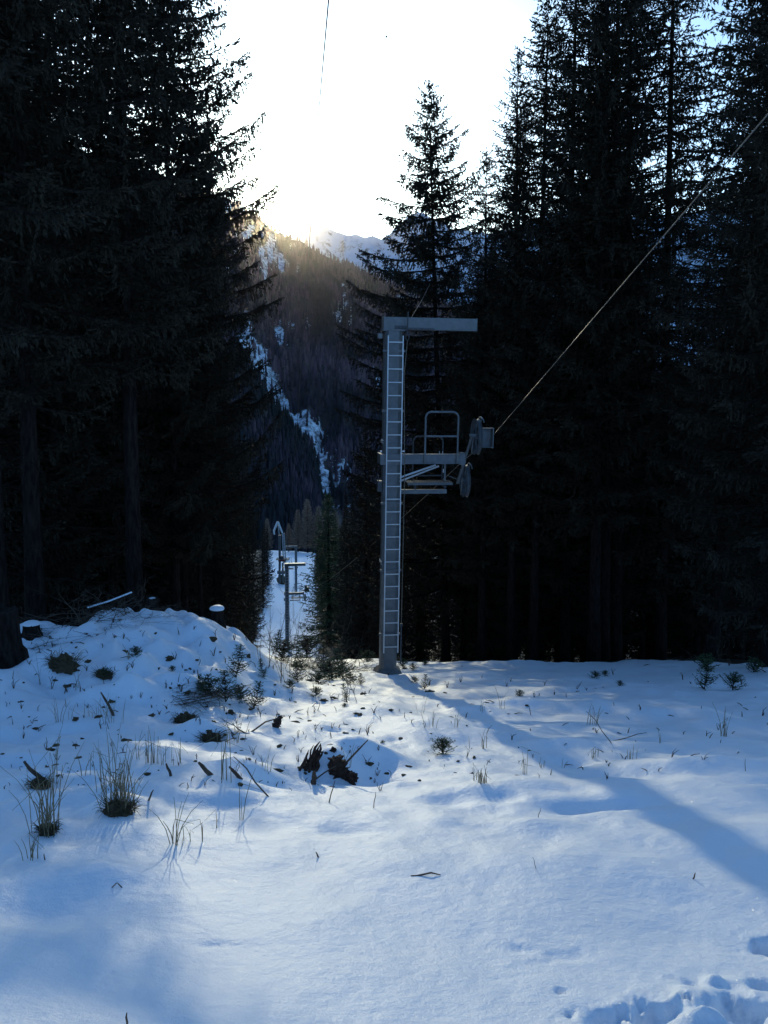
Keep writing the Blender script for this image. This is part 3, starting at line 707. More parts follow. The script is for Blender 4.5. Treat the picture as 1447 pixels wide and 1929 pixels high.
    gr.box(((g0[0] + g1[0]) / 2, .48, g0[2] - .02), (g1[0] - g0[0] + .03, .03, .07)); gr.build('catwalk', 'galv', r)
    l0 = loc(755, 926, .35); l1 = loc(841, 926, .35)
    lb = MB(); lb.box(((l0[0] + l1[0]) / 2, .35, l0[2]), (l1[0] - l0[0], .10, .12)); lb.build('support_beam', 'galv', r)
    for px in (782, 838):
        h_ = MB(); p = loc(px, 926, .4); h_.box((p[0], .5, p[2] + .14), (.07, .28, .04)); h_.box((p[0], .42, p[2] + .07), (.05, .05, .20)); h_.build('hanger', 'galv_dark', r)
    for k_, (q0, q1) in enumerate((((752, 900), (821, 876)), ((752, 907), (827, 878)))):
        dd = .10 + .25 * k_; A = loc(*q0, dd); B_ = loc(*q1, dd); br = MB(); br.tube([A, B_], .026, 8); br.build('brace', 'galv_bright', r, True)  # brighter steel colour stands in for sun on the tubes
    st = MB(); A = loc(830, 872, .1); B_ = loc(846, 905, .6); st.box(((A + B_) / 2), (.05, .05, .5)); A = loc(757, 861, -.3); st.box((A[0] + .2, -.24, A[2] + .02), (.50, .03, .035)); st.build('strut', 'galv', r)
    # rocker with two wheels, guide box
    up = loc(889, 822, -.55); lo = loc(862, 910, .45); mid = (up + lo) / 2
    rk = MB(); rk.tube([up, mid, lo], [.034, .045, .045], 8); rk.box(mid + (-.08, 0, .02), (.20, .16, .16)); rk.box((xe + .02, -.06, hz), (.14, .24, .34)); rk.build('rocker', 'galv', r, True)
    wu = loc(897, 823, -.45); wl = loc(876, 906, .40)
    dr = nrm(np.array([[0, 1, -.36]]))[0]; upv = np.array([0, .34, .94])
    cx = [wu, wl]
    for w_, Rw in ((wu, .50), (wl, .47)):
        wh = MB(); ns = 28; V = []
        prof_ = [(Rw, -.055), (Rw * .93, -.02), (Rw * .93, .02), (Rw, .055), (Rw * .84, .05), (Rw * .84, -.05)]
        for i in range(ns):
            aa = 2 * PI * i / ns
            for q_, h_ in prof_: V.append(w_ + (math.cos(aa) * np.array([0, 1, 0]) + math.sin(aa) * np.array([0, 0, 1])) * q_ + np.array([h_, 0, 0]))
        m_ = len(prof_)
        wh.add(V, [(i * m_ + j, ((i + 1) % ns) * m_ + j, ((i + 1) % ns) * m_ + (j + 1) % m_, i * m_ + (j + 1) % m_) for i in range(ns) for j in range(m_)])
        for i in range(6):
            aa = 2 * PI * i / 6 + .3; q_ = np.array([0, math.cos(aa), math.sin(aa)]); wh.tube([w_ + q_ * .06, w_ + q_ * Rw * .86], .020, 5)
        wh.tube([w_ + (-.07, 0, 0), w_ + (.07, 0, 0)], .085, 12)
        wo_ = wh.build('sheave', 'galv_dark', r, True)
        gd_ = MB(); gd_.tube([w_ + np.array([.12, (Rw + .04) * math.cos(t_), (Rw + .04) * math.sin(t_)]) for t_ in np.linspace(-1.2, PI * .72, 18)], .018, 6)
        gd_.tube([w_ + (-.1, 0, 0), w_ + (.14, 0, 0)], .035, 8); gd_.tube([w_ + (.12, 0, 0), w_ + (.12, 0, Rw + .03)], .014, 6); gd_.tube([w_ + (-.09, -.1, .1), w_ + (-.09, .1, -Rw * .9)], .016, 6)
        gd_.build('wheel_guard', 'galv', r, True)
    bx = loc(905, 806, -.5); b2 = loc(926, 842, -.5); bb = MB(); t_ = .012
    cxm = (bx[0] + b2[0]) / 2; czm = (bx[2] + b2[2]) / 2; wx_ = b2[0] - bx[0]; hz_ = bx[2] - b2[2]
    bb.box((cxm - .02, -.5, czm), (wx_ - .04, t_, hz_)); bb.box((b2[0] - .02, -.55, czm), (.02, .34, hz_ + .03)); bb.box((cxm, -.56, bx[2] - .005), (wx_, .3, t_)); bb.box((cxm, -.56, b2[2] + .005), (wx_, .3, t_)); bb.build('guide_box', 'galv', r)
    sm = MB(); sm.tube([up, wu + (-.08, 0, 0)], .03, 8); sm.tube([lo + (0, 0, .1), loc(842, 895, .5)], .012, 6); sm.box(up + (.02, 0, .03), (.18, .07, .06)); sm.build('axle_arm', 'galv', r, True)
    hp = MB(); p = loc(836, 887, .4); hp.box(p, (.05, .02, .10)); hp.box(loc(718, 850, -.27), (.05, .05, .03)); hp.box(loc(760, 850, -.27), (.06, .05, .03)); hp.build('warning_plate', 'white_paint', r)
    for px in (828, 834): nb_ = MB(); nb_.tube([loc(px, 856, -.1), loc(px, 850, -.1)], .010, 5); nb_.build('bolt', 'galv_bright', r)
    return r, wu, wl
T1, WU, WL = tower()
tag(T1, 'large grey lift tower with a full height ladder and side platform, nearest in the snow', 'lift tower', 'ski lift towers')
T2 = copy_tree(T1); T2['label'] = 'small dark lift tower down the piste whose arm points right'
p = at(541, 1208, 100); T2.location = (p[0], 100, G(p[0], 100) - .15)
T3 = copy_tree(T1); T3['label'] = 'furthest lift tower, slimmer, with its arm pointing left'
p = at(558, 1112, 168); T3.location = (p[0], 168, G(p[0], 168) - .1); T3.rotation_euler = (0, 0, PI - LINE)
tw = lambda T, P: np.array(T.matrix_world @ Vector(P))
bpy.context.view_layer.update()
def ropepts(a, b, sag, n=24): return [a + (b - a) * t + np.array([0, 0, -sag * 4 * t * (1 - t)]) for t in np.linspace(0, 1, n)]
ca = tw(T1, WU + np.array([.02, 0, -.06])); cb_ = tw(T1, WL + np.array([.02, 0, .12]))
rp0 = at(1447, 212, 9.4); ca = at(930, 819, TY - .5); cb_ = at(862, 878, TY + .3)
e0 = ca + (rp0 - ca) * 3.2
t2w = at(583, 1112, 100)
rb = MB(); rb.tube(ropepts(e0, ca, .02, 12) + [(ca + cb_) / 2] + ropepts(cb_, t2w, .5, 30) , .0078, 6)
tag(rb.build('haul_rope', 'steel_rope', None, True), 'steel haul rope slanting down from the upper right over the tower wheels', 'rope')
# thin wire overhead
w0 = at(619, 0, 10); w1 = at(596, 262, 18); w2 = at(540, 1020, 140)
d_ = (w1 - w0); e1 = w0 - d_ * 2.0
pts = [e1, w0, w1] + [w1 + (w2 - w1) * t + np.array([0, 0, 3.2 * 4 * t * (1 - t) * (-.6)]) for t in np.linspace(.1, 1, 14)]
wb = MB(); wb.tube(pts, .009, 5); tag(wb.build('overhead_wire', 'galv_dark', None, True), 'thin dark wire running down the bright sky above the piste', 'wire')
sw_ = MB(); pa = tw(T1, loc(774, 600, -.26)); pb_ = at(810, 535, TY + 9); sw_.tube([pa, (pa + pb_) / 2 + (0, 0, -.05), pb_], .006, 5)
tag(sw_.build('stay_wire', 'galv_dark', None, True), 'thin wire rising from the tower head into the lone spruce', 'wire')
# the head mast with the white peaked cap
Y5 = 140; b5 = at(529, 1100, Y5); r5 = empty('lift_mast', (b5[0], Y5, G(b5[0], Y5)), 0, 'lift mast with a white peaked cap and lattice column beside the small towers', 'lift mast')
L5 = lambda px, py, dy=0: at(px, py, Y5 + dy) - np.array([b5[0], Y5, G(b5[0], Y5)])
m = MB()
m.tube([L5(523.3, 983), L5(516, 1000), L5(517, 1007)], [.20, .17, .13], 4); m.tube([L5(523.3, 983), L5(530, 999), L5(532, 1004)], [.20, .17, .13], 4); m.build('cap', 'white_paint', r5)
m = MB(); m.tube([L5(524, 990), L5(526, 1006)], .09, 6); m.build('strut', 'galv_bright', r5)
m = MB()
for dx in (0, 5):
    m.tube([L5(532 + dx * .6, 1004), L5(534 + dx, 1060)], .09, 5)
for k in range(9): y = 1008 + k * 6; m.tube([L5(532, y), L5(536 + k * .3, y)], .05, 4)
for k in range(8): y = 1008 + k * 6; m.tube([L5(532, y), L5(536 + k * .3, y + 6)], .04, 4)
m.build('lattice', 'galv_bright', r5)
m = MB(); m.tube([L5(527, 1008), L5(527, 1098)], .2, 8); m.tube([L5(533, 1060), L5(533, 1098)], .16, 8); m.build('pole', 'galv', r5)
m = MB(); m.box(L5(533, 1053), (2.2, 1.4, .12)); m.box(L5(530, 1050), (.8, .6, .5)); m.build('platform', 'galv_dark', r5)
m = MB(); m.box(L5(530.5, 1056, -1), (1.1, .3, .28)); m.build('motor_cover', 'red_paint', r5)
m = MB(); m.box(L5(530, 1078), (1.3, .6, .5)); m.build('counterweight', 'galv', r5)
m = MB(); m.tube([L5(540.5, 1007), L5(543, 1040)], .05, 5); m.build('antenna', 'galv_dark', r5)
# hut-like brown root plate at its foot
m = MB(); rsd = np.random.RandomState(4)
def blob(mb, c, r, seed=0, n=10, jag=.25):
    rs = np.random.RandomState(seed); V = []; nu = n
    for i in range(nu + 1):
        th = PI * i / nu
        for j in range(nu):
            ph = 2 * PI * j / nu; q = 1 + jag * (rs.rand() - .5) * 2 * (0 < i < nu)
            V.append((c[0] + r[0] * q * math.sin(th) * math.cos(ph), c[1] + r[1] * q * math.sin(th) * math.sin(ph), c[2] + r[2] * q * math.cos(th)))
    mb.add(V, [(i * nu + j, (i + 1) * nu + j, (i + 1) * nu + (j + 1) % nu, i * nu + (j + 1) % nu) for i in range(nu) for j in range(nu)])
    return mb
p = hit(530, 1100); blob(m, (0, 0, .8), (1.0, .8, 1.3), 3); o = m.build('earth_mound', 'turf', None, True, (p[0], p[1], p[2])); tag(o, 'brown earth mound at the foot of the white capped mast', 'mound')

# ---------------------------------------------------------------- stumps, logs, brush
def stump(px, py, wpx, hpx, cap, label, seed, D=None, lean=0, mossy='bark'):
    p = hit(px, py) if D is None else np.array([at(px, py, D)[0], D, at(px, py, D)[2]])
    s = math.hypot(p[0], p[1]) / F; r = wpx * s / 2; h = hpx * s
    rs = np.random.RandomState(seed); root = empty('tree_stump', p, 0, label, 'stump')
    m = MB(); n = 22; V = []; zs = [-.35, 0, .12 * h, .5 * h, .9 * h, h]; rf = [1.35, 1.22, 1.05, .98, .96, .95]; jag = 1 + .14 * (rs.rand(n) - .5); jt = rs.rand(n) * .10 * h
    for z, f_ in zip(zs, rf):
        for j in range(n):
            a = 2 * PI * j / n; fl = 1 + .12 * math.sin(5 * a + seed) * (f_ - .9) * 3
            V.append((r * f_ * jag[j] * fl * math.cos(a) + lean * z, r * f_ * jag[j] * fl * math.sin(a), z + (jt[j] if z == h else 0)))
    k = len(zs); V.append((lean * h, 0, h * .97))
    m.add(V, [(i * n + j, i * n + (j + 1) % n, (i + 1) * n + (j + 1) % n, (i + 1) * n + j) for i in range(k - 1) for j in range(n)] + [((k - 1) * n + j, (k - 1) * n + (j + 1) % n, k * n) for j in range(n)])
    m.build('wood', mossy, root, True)
    if cap:
        c = MB(); V = []; nn = 18; rows = [(1.0, 0), (1.03, .25), (.9, .6), (.6, .88), (.3, .98)]
        for f_, zf in rows:
            for j in range(nn): a = 2 * PI * j / nn; V.append((r * cap[0] * f_ * (1 + .06 * math.sin(3 * a + seed)) * math.cos(a) + lean * h, r * cap[0] * f_ * math.sin(a), h * .985 + cap[1] * r * zf))
        V.append((lean * h, 0, h * .985 + cap[1] * r)); kk = len(rows)
        c.add(V, [(i * nn + j, i * nn + (j + 1) % nn, (i + 1) * nn + (j + 1) % nn, (i + 1) * nn + j) for i in range(kk - 1) for j in range(nn)] + [((kk - 1) * nn + j, (kk - 1) * nn + (j + 1) % nn, kk * nn) for j in range(nn)])
        c.build('snow_cap', 'snow_cap', root, True)
    return root
stump(4, 1226, 62, 72, None, 'big dark stump cut by the left edge of the photo', 1, D=13.2)
stump(60, 1192, 30, 16, (1.0, .42), 'low stump with a round snow cap beside the big left stump', 2)
stump(288, 1164, 24, 38, (.55, .18), 'upright cut stump with a dusting of snow behind the bank', 3, D=19.4)
stump(410, 1172, 24, 26, (1.15, .62), 'small stump wearing a thick snow cap on top of the bank', 4, D=18.6)
def log(pts, rad, name, label, m_='bark', cap=False, cat='log'):
    P = [at(*q) for q in pts]; root = empty(name, P[0], 0, label, cat); L = [p - P[0] for p in P]
    a = MB(); a.tube(L, rad, 9); a.build('wood', m_, root, True)
    if cap: c = MB(); c.tube([p + (0, 0, rad * .75) for p in L], rad * .6, 8); c.build('snow_strip', 'snow_cap', root, True)
    return root
log([(165, 1148, 17.6), (205, 1136, 17.9), (248, 1119, 18.4)], .045, 'leaning_log', 'thin log topped with a strip of snow leaning across the brush', cap=True)
# generic twiggy shape
def branch_tree(mb, p, d, L, r, rz, depth=3, curl=.3, kids=3, spread=.7, sides=4):
    n = 5; pts = [np.array(p, float)]; dd = np.array(d, float); dd /= np.linalg.norm(dd)
    for i in range(n):
        dd = dd + np.array([rz.gauss(0, curl), rz.gauss(0, curl), rz.gauss(0, curl)]) * .35; dd /= np.linalg.norm(dd)
        pts.append(pts[-1] + dd * L / n)
    mb.tube(pts, [r * (1 - .75 * i / n) for i in range(n + 1)], sides, False)
    if depth > 0:
        for k in range(kids):
            i = rz.randint(1, n); q = nrm(np.array([dd + np.array([rz.gauss(0, 1), rz.gauss(0, 1), rz.gauss(0, 1)]) * spread]))[0]
            branch_tree(mb, pts[i], q, L * rz.uniform(.35, .65), r * .5, rz, depth - 1, curl, kids, spread, 3)
def brush(px, py, wm, hm, n, label, seed, name='brush_pile', D=None, m_='twig', arch=.6, cat='brush pile', r0=.012, dirx=None):
    p = hit(px, py) if D is None else np.array([at(px, py, D)[0], D, G(at(px, py, D)[0], D)]); rz = random.Random(seed); mb = MB()
    for k in range(n):
        x = rz.uniform(-.5, .5) * wm; y = rz.uniform(-.3, .3) * wm
        a = rz.uniform(0, 2 * PI) if dirx is None else dirx + rz.gauss(0, .35)
        branch_tree(mb, (x, y, -.03), (math.cos(a) * 1.0, math.sin(a) * .6, rz.uniform(.1, arch)), rz.uniform(.5, 1.0) * wm * .7, r0 * rz.uniform(.5, 1.3), rz, 2, .45, 3, .6)
    V = np.vstack(mb.v); z = V[:, 2]; mx = z.max(); 
    if mx > hm: 
        for a_ in mb.v: a_[:, 2] *= hm / mx
    # limbs that would hang below stay on the snow
    for a_ in mb.v: a_[:, 2] = np.maximum(a_[:, 2], -.05)
    return tag(mb.build(name, m_, None, False, p), label, cat)
brush(120, 1180, 2.4, 1.0, 60, 'large dark heap of fallen twigs behind the left stumps', 1, D=15.6)
brush(215, 1165, 1.6, .7, 36, 'dark tangle of roots and twigs under the leaning snowy log', 2, D=17.8)
brush(95, 1215, .9, .28, 9, 'small arch of twigs in the snow right of the low capped stump', 3)
brush(325, 1315, 1.15, .34, 34, 'arched heap of dead spruce branches in the middle of the bank', 4, dirx=-.3)
brush(250, 1170, 1.4, .25, 6, 'thin dead branches lying along the top of the bank', 5)
brush(545, 1240, 1.6, .6, 40, 'brown brushwood spilling over the rim of the hollow', 21)
brush(665, 1262, 1.4, .4, 30, 'low brown twigs between the brushwood and the tower foot', 22)
brush(830, 1212, 2.2, .30, 18, 'long heap of cut branches under snow right of the tower foot', 6)
brush(915, 1232, 3.0, .22, 40, 'low brown brush along the forest edge right of the tower', 31)
brush(1050, 1236, 3.0, .20, 40, 'low brown brush in front of the slim trunks', 32)
brush(1200, 1240, 3.2, .22, 40, 'low brown brush in front of the thick twin trunks', 33)
brush(1400, 1246, 2.6, .22, 30, 'low brown brush at the far right forest edge', 34)
brush(1330, 1215, 2.4, .35, 12, 'fallen branches at the dark forest edge near the right side', 7, D=29)
brush(600, 1262, 2.2, .75, 90, 'dense brown brushwood between the bank and the tower', 8)
brush(435, 1385, .5, .4, 5, 'crooked dark twigs right of the grassy hole', 9)
brush(470, 1215, 1.6, .35, 9, 'dark exposed roots on the steep side of the bank', 10, D=19.5)
def snowlog(px0, py0, px1, py1, r, label):
    a = hit(px0, py0); b = hit(px1, py1); root = empty('snowy_log', a, 0, label, 'log')
    m = MB(); m.tube([np.zeros(3), (b - a) / 2 + (0, 0, .04), b - a], r, 8); m.build('wood', 'bark', root, True)
    m = MB(); m.tube([np.array([0, 0, r * .7]), (b - a) / 2 + (0, 0, .04 + r * .7), b - a + (0, 0, r * .7)], r * .75, 8); m.build('snow_strip', 'snow_cap', root, True)
snowlog(758, 1210, 775, 1205, .16, 'short snow covered block right behind the tower foot')
snowlog(800, 1208, 870, 1200, .09, 'snowy log at the forest edge right of the tower foot')
snowlog(1230, 1222, 1310, 1200, .10, 'patchy snowy log lying inside the dark right wood')
# rotten stumps sticking out of the snow hump
def chunk(px, py, dims, rot, label, seed, m_='rotten', name='rotten_wood', dz=0, toward=.0):
    p = hit(px, py); p = p - ray(px, py) / np.linalg.norm(ray(px, py)) * toward
    mb = MB(); rs = np.random.RandomState(seed); n = 15; V = []; k = 14; hx, hz = dims
    Rm = np.array(Euler(rot).to_matrix())
    for i in range(k + 1):
        t = i / k; w = hx * (.62 + .38 * math.sin(PI * min(1, t * .9 + .25))) * (.9 + .2 * rs.rand())
        for j in range(n):
            a = 2 * PI * j / n; q = w * (.55 + .8 * rs.rand() ** 1.5 + .25 * math.sin(3 * a + seed + 4 * t))
            V.append((q * math.cos(a), q * .7 * math.sin(a), (t - .15) * hz + .02 * (rs.rand() - .5)))
    if m_ == 'turf':
        V = []
        for i in range(k + 1):
            th = PI * i / k
            for j in range(n):
                a = 2 * PI * j / n; q = .75 + .5 * fbm(3 * math.cos(a) + seed, 3 * math.sin(a) + 2 * th, 2, seed) + .25 * rs.rand()
                V.append((hx * q * math.sin(th) * math.cos(a), hx * .8 * q * math.sin(th) * math.sin(a), -hz * .9 * q * math.cos(th) + .15 * hz))
    V = np.array(V) @ Rm.T
    mb.add(V, [(i * n + j, i * n + (j + 1) % n, (i + 1) * n + (j + 1) % n, (i + 1) * n + j) for i in range(k) for j in range(n)] + [tuple(range(n - 1, -1, -1)), tuple(range(k * n, (k + 1) * n))])
    if m_ == 'turf':
        rz = random.Random(seed)
        for q_ in range(int(60 + hx * 700)):
            a = rz.uniform(0, 2 * PI); e = rz.uniform(.5, 1.15); b = np.array([hx * e * math.cos(a), hx * .7 * e * math.sin(a), rz.uniform(0, hz * .8)])
            d = np.array([math.cos(a + rz.gauss(0, .8)), math.sin(a + rz.gauss(0, .8)), rz.uniform(-.2, 1.6)]) * rz.uniform(.3, .7) * hx
            mb.tube([b * .8, b + d * .5, b + d + (0, 0, -.25 * hx)], [.0028, .002, .001], 3, False)
    return tag(mb.build(name, m_, None, False, (p[0], p[1], p[2] + dz)), label, 'turf' if m_ == 'turf' else 'dead wood')
def splinters(px, py, tpx, tpy, wpx, n, label, seed):
    p = hit(px, py); T = at(tpx, tpy, p[1]) - p; s_ = p[1] / F; rz = random.Random(seed); mb = MB()
    for k in range(n):
        u = k / (n - 1); b = np.array([(u - .5) * wpx * s_, rz.uniform(-.04, .04), -.08 + .06 * u]); L = (.45 + .55 * math.sin(PI * (.25 + .6 * u))) * rz.uniform(.75, 1.05)
        t = T * L + np.array([rz.gauss(0, .012), rz.gauss(0, .015), 0]); rr_ = wpx * s_ / n * rz.uniform(.7, 1.15)
        mb.tube([b, b + t * .3 + (rz.gauss(0, .01), 0, 0), b + t * .55 + (rz.gauss(0, .014), 0, 0), b + t * .8 + (rz.gauss(0, .014), 0, 0), b + t], [rr_ * 1.1, rr_ * rz.uniform(.9, 1.3), rr_ * rz.uniform(.8, 1.2), rr_ * rz.uniform(.4, .9), rr_ * .15], 6)
    return tag(mb.build('rotten_wood', 'rotten', None, False, p), label, 'dead wood')
splinters(578, 1449, 602, 1386, 34, 9, 'jagged dark slab of splintered rotten wood on the left side of the snow hump', 1)
chunk(640, 1458, (.12, .22), (0, -.3, 0), 'reddish rotten root clump in front of the snow hump', 3)
chunk(660, 1470, (.07, .12), (.2, .2, 0), 'lower lump of the rotten root clump', 4)
chunk(628, 1415, (.03, .05), (0, 0, 0), 'tiny bark flake on the snow hump', 5)
chunk(590, 1478, (.025, .17), (0, .1, 0), 'short broken stub left of the root clump', 6, 'dead_wood')
chunk(225, 1530, (.13, .09), (0, 0, .4), 'dark turf clod under the big straw tuft', 7, 'turf', 'turf_clod', 0)
chunk(75, 1485, (.09, .11), (0, 0, 0), 'dark turf clod behind the left straw tuft', 8, 'turf', 'turf_clod')
chunk(90, 1568, (.08, .07), (0, 0, 0), 'small turf clod at the foot of the left straw tuft', 9, 'turf', 'turf_clod')
chunk(350, 1362, (.16, .15), (0, 0, 0), 'round dark hole of turf below the branch heap', 10, 'turf', 'turf_clod')
chunk(398, 1397, (.14, .11), (0, .3, 0), 'brown turf edge beside the crooked twigs', 11, 'turf', 'turf_clod')
chunk(120, 1257, (.24, .22), (0, .1, .2), 'large dark bush-like clod on the left part of the bank', 12, 'turf', 'turf_clod')
chunk(195, 1275, (.14, .12), (0, 0, 0), 'smaller dark clod right of the large one on the bank', 13, 'turf', 'turf_clod')
chunk(518, 1370, (.05, .20), (0, .5, 0), 'dark splintered chunk at the end of the bent branch', 14, 'rotten')
def stick(a, b, r, label, m_='dead_wood', mid=None, name='stick', sink=.06, lift=None, kinks=1):
    """a = foot on the snow (photo), b = free tip (photo) at about the same distance"""
    A = hit(*a); s = A[1]; B = at(b[0], b[1], s + (0 if lift is None else lift)); pts = [A - (B - A) * .25 * (1 if lift is None else .5), A]
    rz = random.Random(int(a[0] * 7 + b[1]))
    L = np.linalg.norm(B - A)
    if mid: pts.append(at(mid[0], mid[1], s))
    else:
        for t in (.35, .7): pts.append(A + (B - A) * t + np.array([rz.gauss(0, .03), rz.gauss(0, .03), rz.gauss(0, .02)]) * L)
    pts.append(B); m = MB(); m.tube(pts, [r, r, r * .9] + ([r * .8] if not mid else []) + [r * .45], 6)
    return tag(m.build(name, m_, None, True), label, 'stick')
stick((88, 1475), (45, 1434), .022, 'blunt grey stick poking up from the left turf clod')
stick((214, 1348), (190, 1304), .020, 'blunt stick standing tilted left on the bank')
stick((322, 1462), (313, 1438), .014, 'short dark stub of wood tilted left in the open snow')
stick((397, 1460), (374, 1436), .022, 'flat splinter of wood right of the short dark stub')
stick((452, 1466), (432, 1444), .018, 'brown stub with side twigs in the middle of the snow')
stick((505, 1500), (440, 1425), .007, 'long straight twig slanting down to the right', 'twig')
stick((280, 1508), (289, 1488), .009, 'short dark stub right of the big straw tuft')
stick((375, 1282), (372, 1262), .012, 'upright peg in front of the small spruces on the bank')
stick((386, 1300), (316, 1288), .016, 'dark bough lying over the branch heap', lift=-.05)
stick((475, 1378), (527, 1352), .011, 'bent dark branch arching over the snow', mid=(500, 1360), lift=.02)
stick((620, 1512), (631, 1470), .006, 'thin upright twig in front of the root clump', 'twig')
stick((640, 1450), (693, 1394), .012, 'forked dark branch rising right from the root clump', mid=(668, 1420))
stick((592, 1470), (634, 1442), .008, 'curved twig joining the broken stub and the root clump', mid=(612, 1455))
stick((785, 1650), (830, 1648), .006, 'small dark twig lying flat in the smooth foreground snow', mid=(812, 1644), name='twig')
stick((600, 1615), (595, 1605), .006, 'tiny dark seed head in the smooth snow', name='twig')
stick((1306, 1656), (1310, 1644), .005, 'tiny dark twig standing in the snow at the right', name='twig')
stick((1010, 1636), (1003, 1614), .0022, 'hair-thin stalk in the open snow', 'twig', name='twig')
stick((1014, 1540), (1018, 1522), .0030, 'thin upright stalk beside the tower shadow', 'twig', name='twig')
stick((704, 1522), (707, 1492), .004, 'thin dark stalk below the snow hump', 'twig', name='twig')
stick((211, 1672), (221, 1663), .0035, 'left half of the small roof shaped twig in the foreground snow', mid=(219, 1664), name='twig')
stick((230, 1672), (221, 1663), .0035, 'right half of the small roof shaped twig in the foreground snow', mid=(223, 1665), name='twig')
stick((238, 1935), (239, 1908), .0048, 'dark peg sticking up at the bottom edge', name='twig')
stick((85, 1620), (83, 1608), .004, 'tiny peg right of the low grass stalks', name='twig')
stick((1152, 1400), (1105, 1340), .006, 'leaning dry stem in the middle of the right snowfield', 'twig')
stick((1160, 1395), (1218, 1380), .006, 'low crossing stem in the middle of the right snowfield', 'twig')

# ---------------------------------------------------------------- grass tufts
def tuft(px, py, n, hpx, wpx, label, seed, name='grass_tuft', m_='straw', r=.0024, spread=.6, bent=.33, D=None):
    p = hit(px, py); s = np.linalg.norm(p - CAM) / F; H = hpx * s; Wm = wpx * s; rz = random.Random(seed); mb = MB()
    for k in range(n):
        x = rz.gauss(0, .30) * Wm; y = rz.gauss(0, .25) * Wm; h = H * rz.uniform(.35, 1.0); a = rz.uniform(0, 2 * PI); q = rz.uniform(0, spread) * h
        z0 = 0
        if rz.random() < bent:
            kx = rz.uniform(-.6, .6) * h; pts = [(x, y, z0 - .04), (x + .1 * q * math.cos(a), y, h * .5), (x + q * math.cos(a) * .3, y + q * .3 * math.sin(a), h * .8), (x + kx, y + .2 * kx, h * rz.uniform(.25, .7))]
        else: pts = [(x, y, z0 - .04), (x + .25 * q * math.cos(a), y + .25 * q * math.sin(a), h * .4), (x + .6 * q * math.cos(a), y + .6 * q * math.sin(a), h * .75), (x + q * math.cos(a), y + q * math.sin(a), h)]
        rr_ = r * rz.uniform(.7, 1.3); mb.tube(pts, [rr_, rr_, rr_ * .8, rr_ * .4], 4, False)
    return tag(mb.build(name, m_, None, False, p), label, 'grass tuft', 'dry grass stalks in the snow')
T_ = [(88, 1570, 32, 140, 30, 'tall dense straw tuft near the left edge with the highest stalks', .0032), (105, 1470, 5, 110, 20, 'few tall stalks behind the left straw tuft', .003), (225, 1525, 46, 112, 40, 'biggest straw tuft around a dark clod, left of centre', .003),
      (205, 1480, 12, 125, 40, 'loose stalks leaning over the biggest straw tuft', .0026), (57, 1618, 9, 50, 22, 'short green-brown stalks below the left straw tuft', .0026), (328, 1590, 8, 95, 12, 'fan of stalks rising from one point in the smooth snow', .003),
      (352, 1585, 4, 60, 30, 'two crossed bent stalks right of the fan', .0022), (381, 1586, 2, 55, 6, 'single stalk pair with a bent top, right of the crossed stalks', .0024), (407, 1560, 2, 45, 4, 'short pale stalk furthest right of the fan group', .0026),
      (457, 1545, 3, 125, 8, 'tall lone stalk under the long slanting twig', .0028), (290, 1438, 16, 70, 30, 'medium straw tuft in the middle of the left snowfield', .0026), (335, 1440, 7, 45, 25, 'sparse tuft right of the medium straw tuft', .0022), (257, 1430, 6, 50, 14, 'small upright stalks left of the medium straw tuft', .0022),
      (160, 1460, 3, 65, 14, 'two bare stalks left of the biggest straw tuft', .003), (420, 1470, 8, 110, 26, 'thin tall stalks beside the brown stub', .0024), (440, 1400, 8, 60, 40, 'thin stalks growing round the crooked twigs', .0024), (115, 1360, 9, 50, 26, 'small straw tuft on the lower bank at the left', .0028),
      (75, 1290, 3, 60, 6, 'pair of thin upright stalks on the left bank', .003), (180, 1350, 14, 35, 50, 'flattened straw behind the blunt stick', .0028), (205, 1362, 10, 50, 26, 'straw leaning on the blunt stick', .0028), (243, 1242, 3, 32, 5, 'single pale blade standing on the upper bank', .006),
      (498, 1450, 6, 50, 30, 'sparse stalks left of the snow hump', .0024), (655, 1440, 4, 55, 14, 'stalks rising out of the snow hump', .0024), (812, 1370, 6, 50, 26, 'thin stalks left of the tower shadow', .0026), (790, 1345, 4, 40, 20, 'faint stalks below the tower foot', .0022),
      (912, 1475, 12, 34, 26, 'short tuft beside the lower edge of the tower shadow', .0028), (896, 1470, 3, 46, 8, 'single taller stalks left of the short tuft', .0026), (988, 1458, 5, 60, 10, 'dark stalks standing inside the tower shadow', .003), (1020, 1445, 4, 24, 20, 'tiny stalks right of the shadow stalks', .003),
      (1120, 1428, 5, 34, 12, 'small dark sprig in the right snowfield', .003), (1368, 1388, 9, 55, 16, 'upright straw tuft at the right side of the snowfield', .0034), (1190, 1430, 6, 34, 22, 'sparse stalks in the hollow of the right snowfield', .0026), (1115, 1365, 10, 44, 30, 'feathery dry stems in the right snowfield', .003),
      (910, 1340, 4, 34, 14, 'small stalks right of the tower shadow near its top', .003), (945, 1335, 4, 40, 20, 'scattered stalks on the upper right snowfield', .003), (1245, 1400, 3, 30, 12, 'tiny stalk right of the feathery stems', .003), (860, 1370, 4, 50, 10, 'stalk group at the left edge of the tower shadow', .0026),
      (908, 1410, 8, 28, 30, 'low sprigs just left of the tower shadow', .003), (745, 1260, 5, 40, 20, 'thin stalks at the tower foot', .003), (1060, 1446, 2, 22, 4, 'lone tiny stalk right of the tower shadow', .003), (145, 1300, 4, 40, 8, 'thin stalk on the bank left of the dark clods', .003)]
for i, (px, py, n, h, w, lb, r) in enumerate(T_): tuft(px, py, n, h, w, lb, 100 + i, r=r)

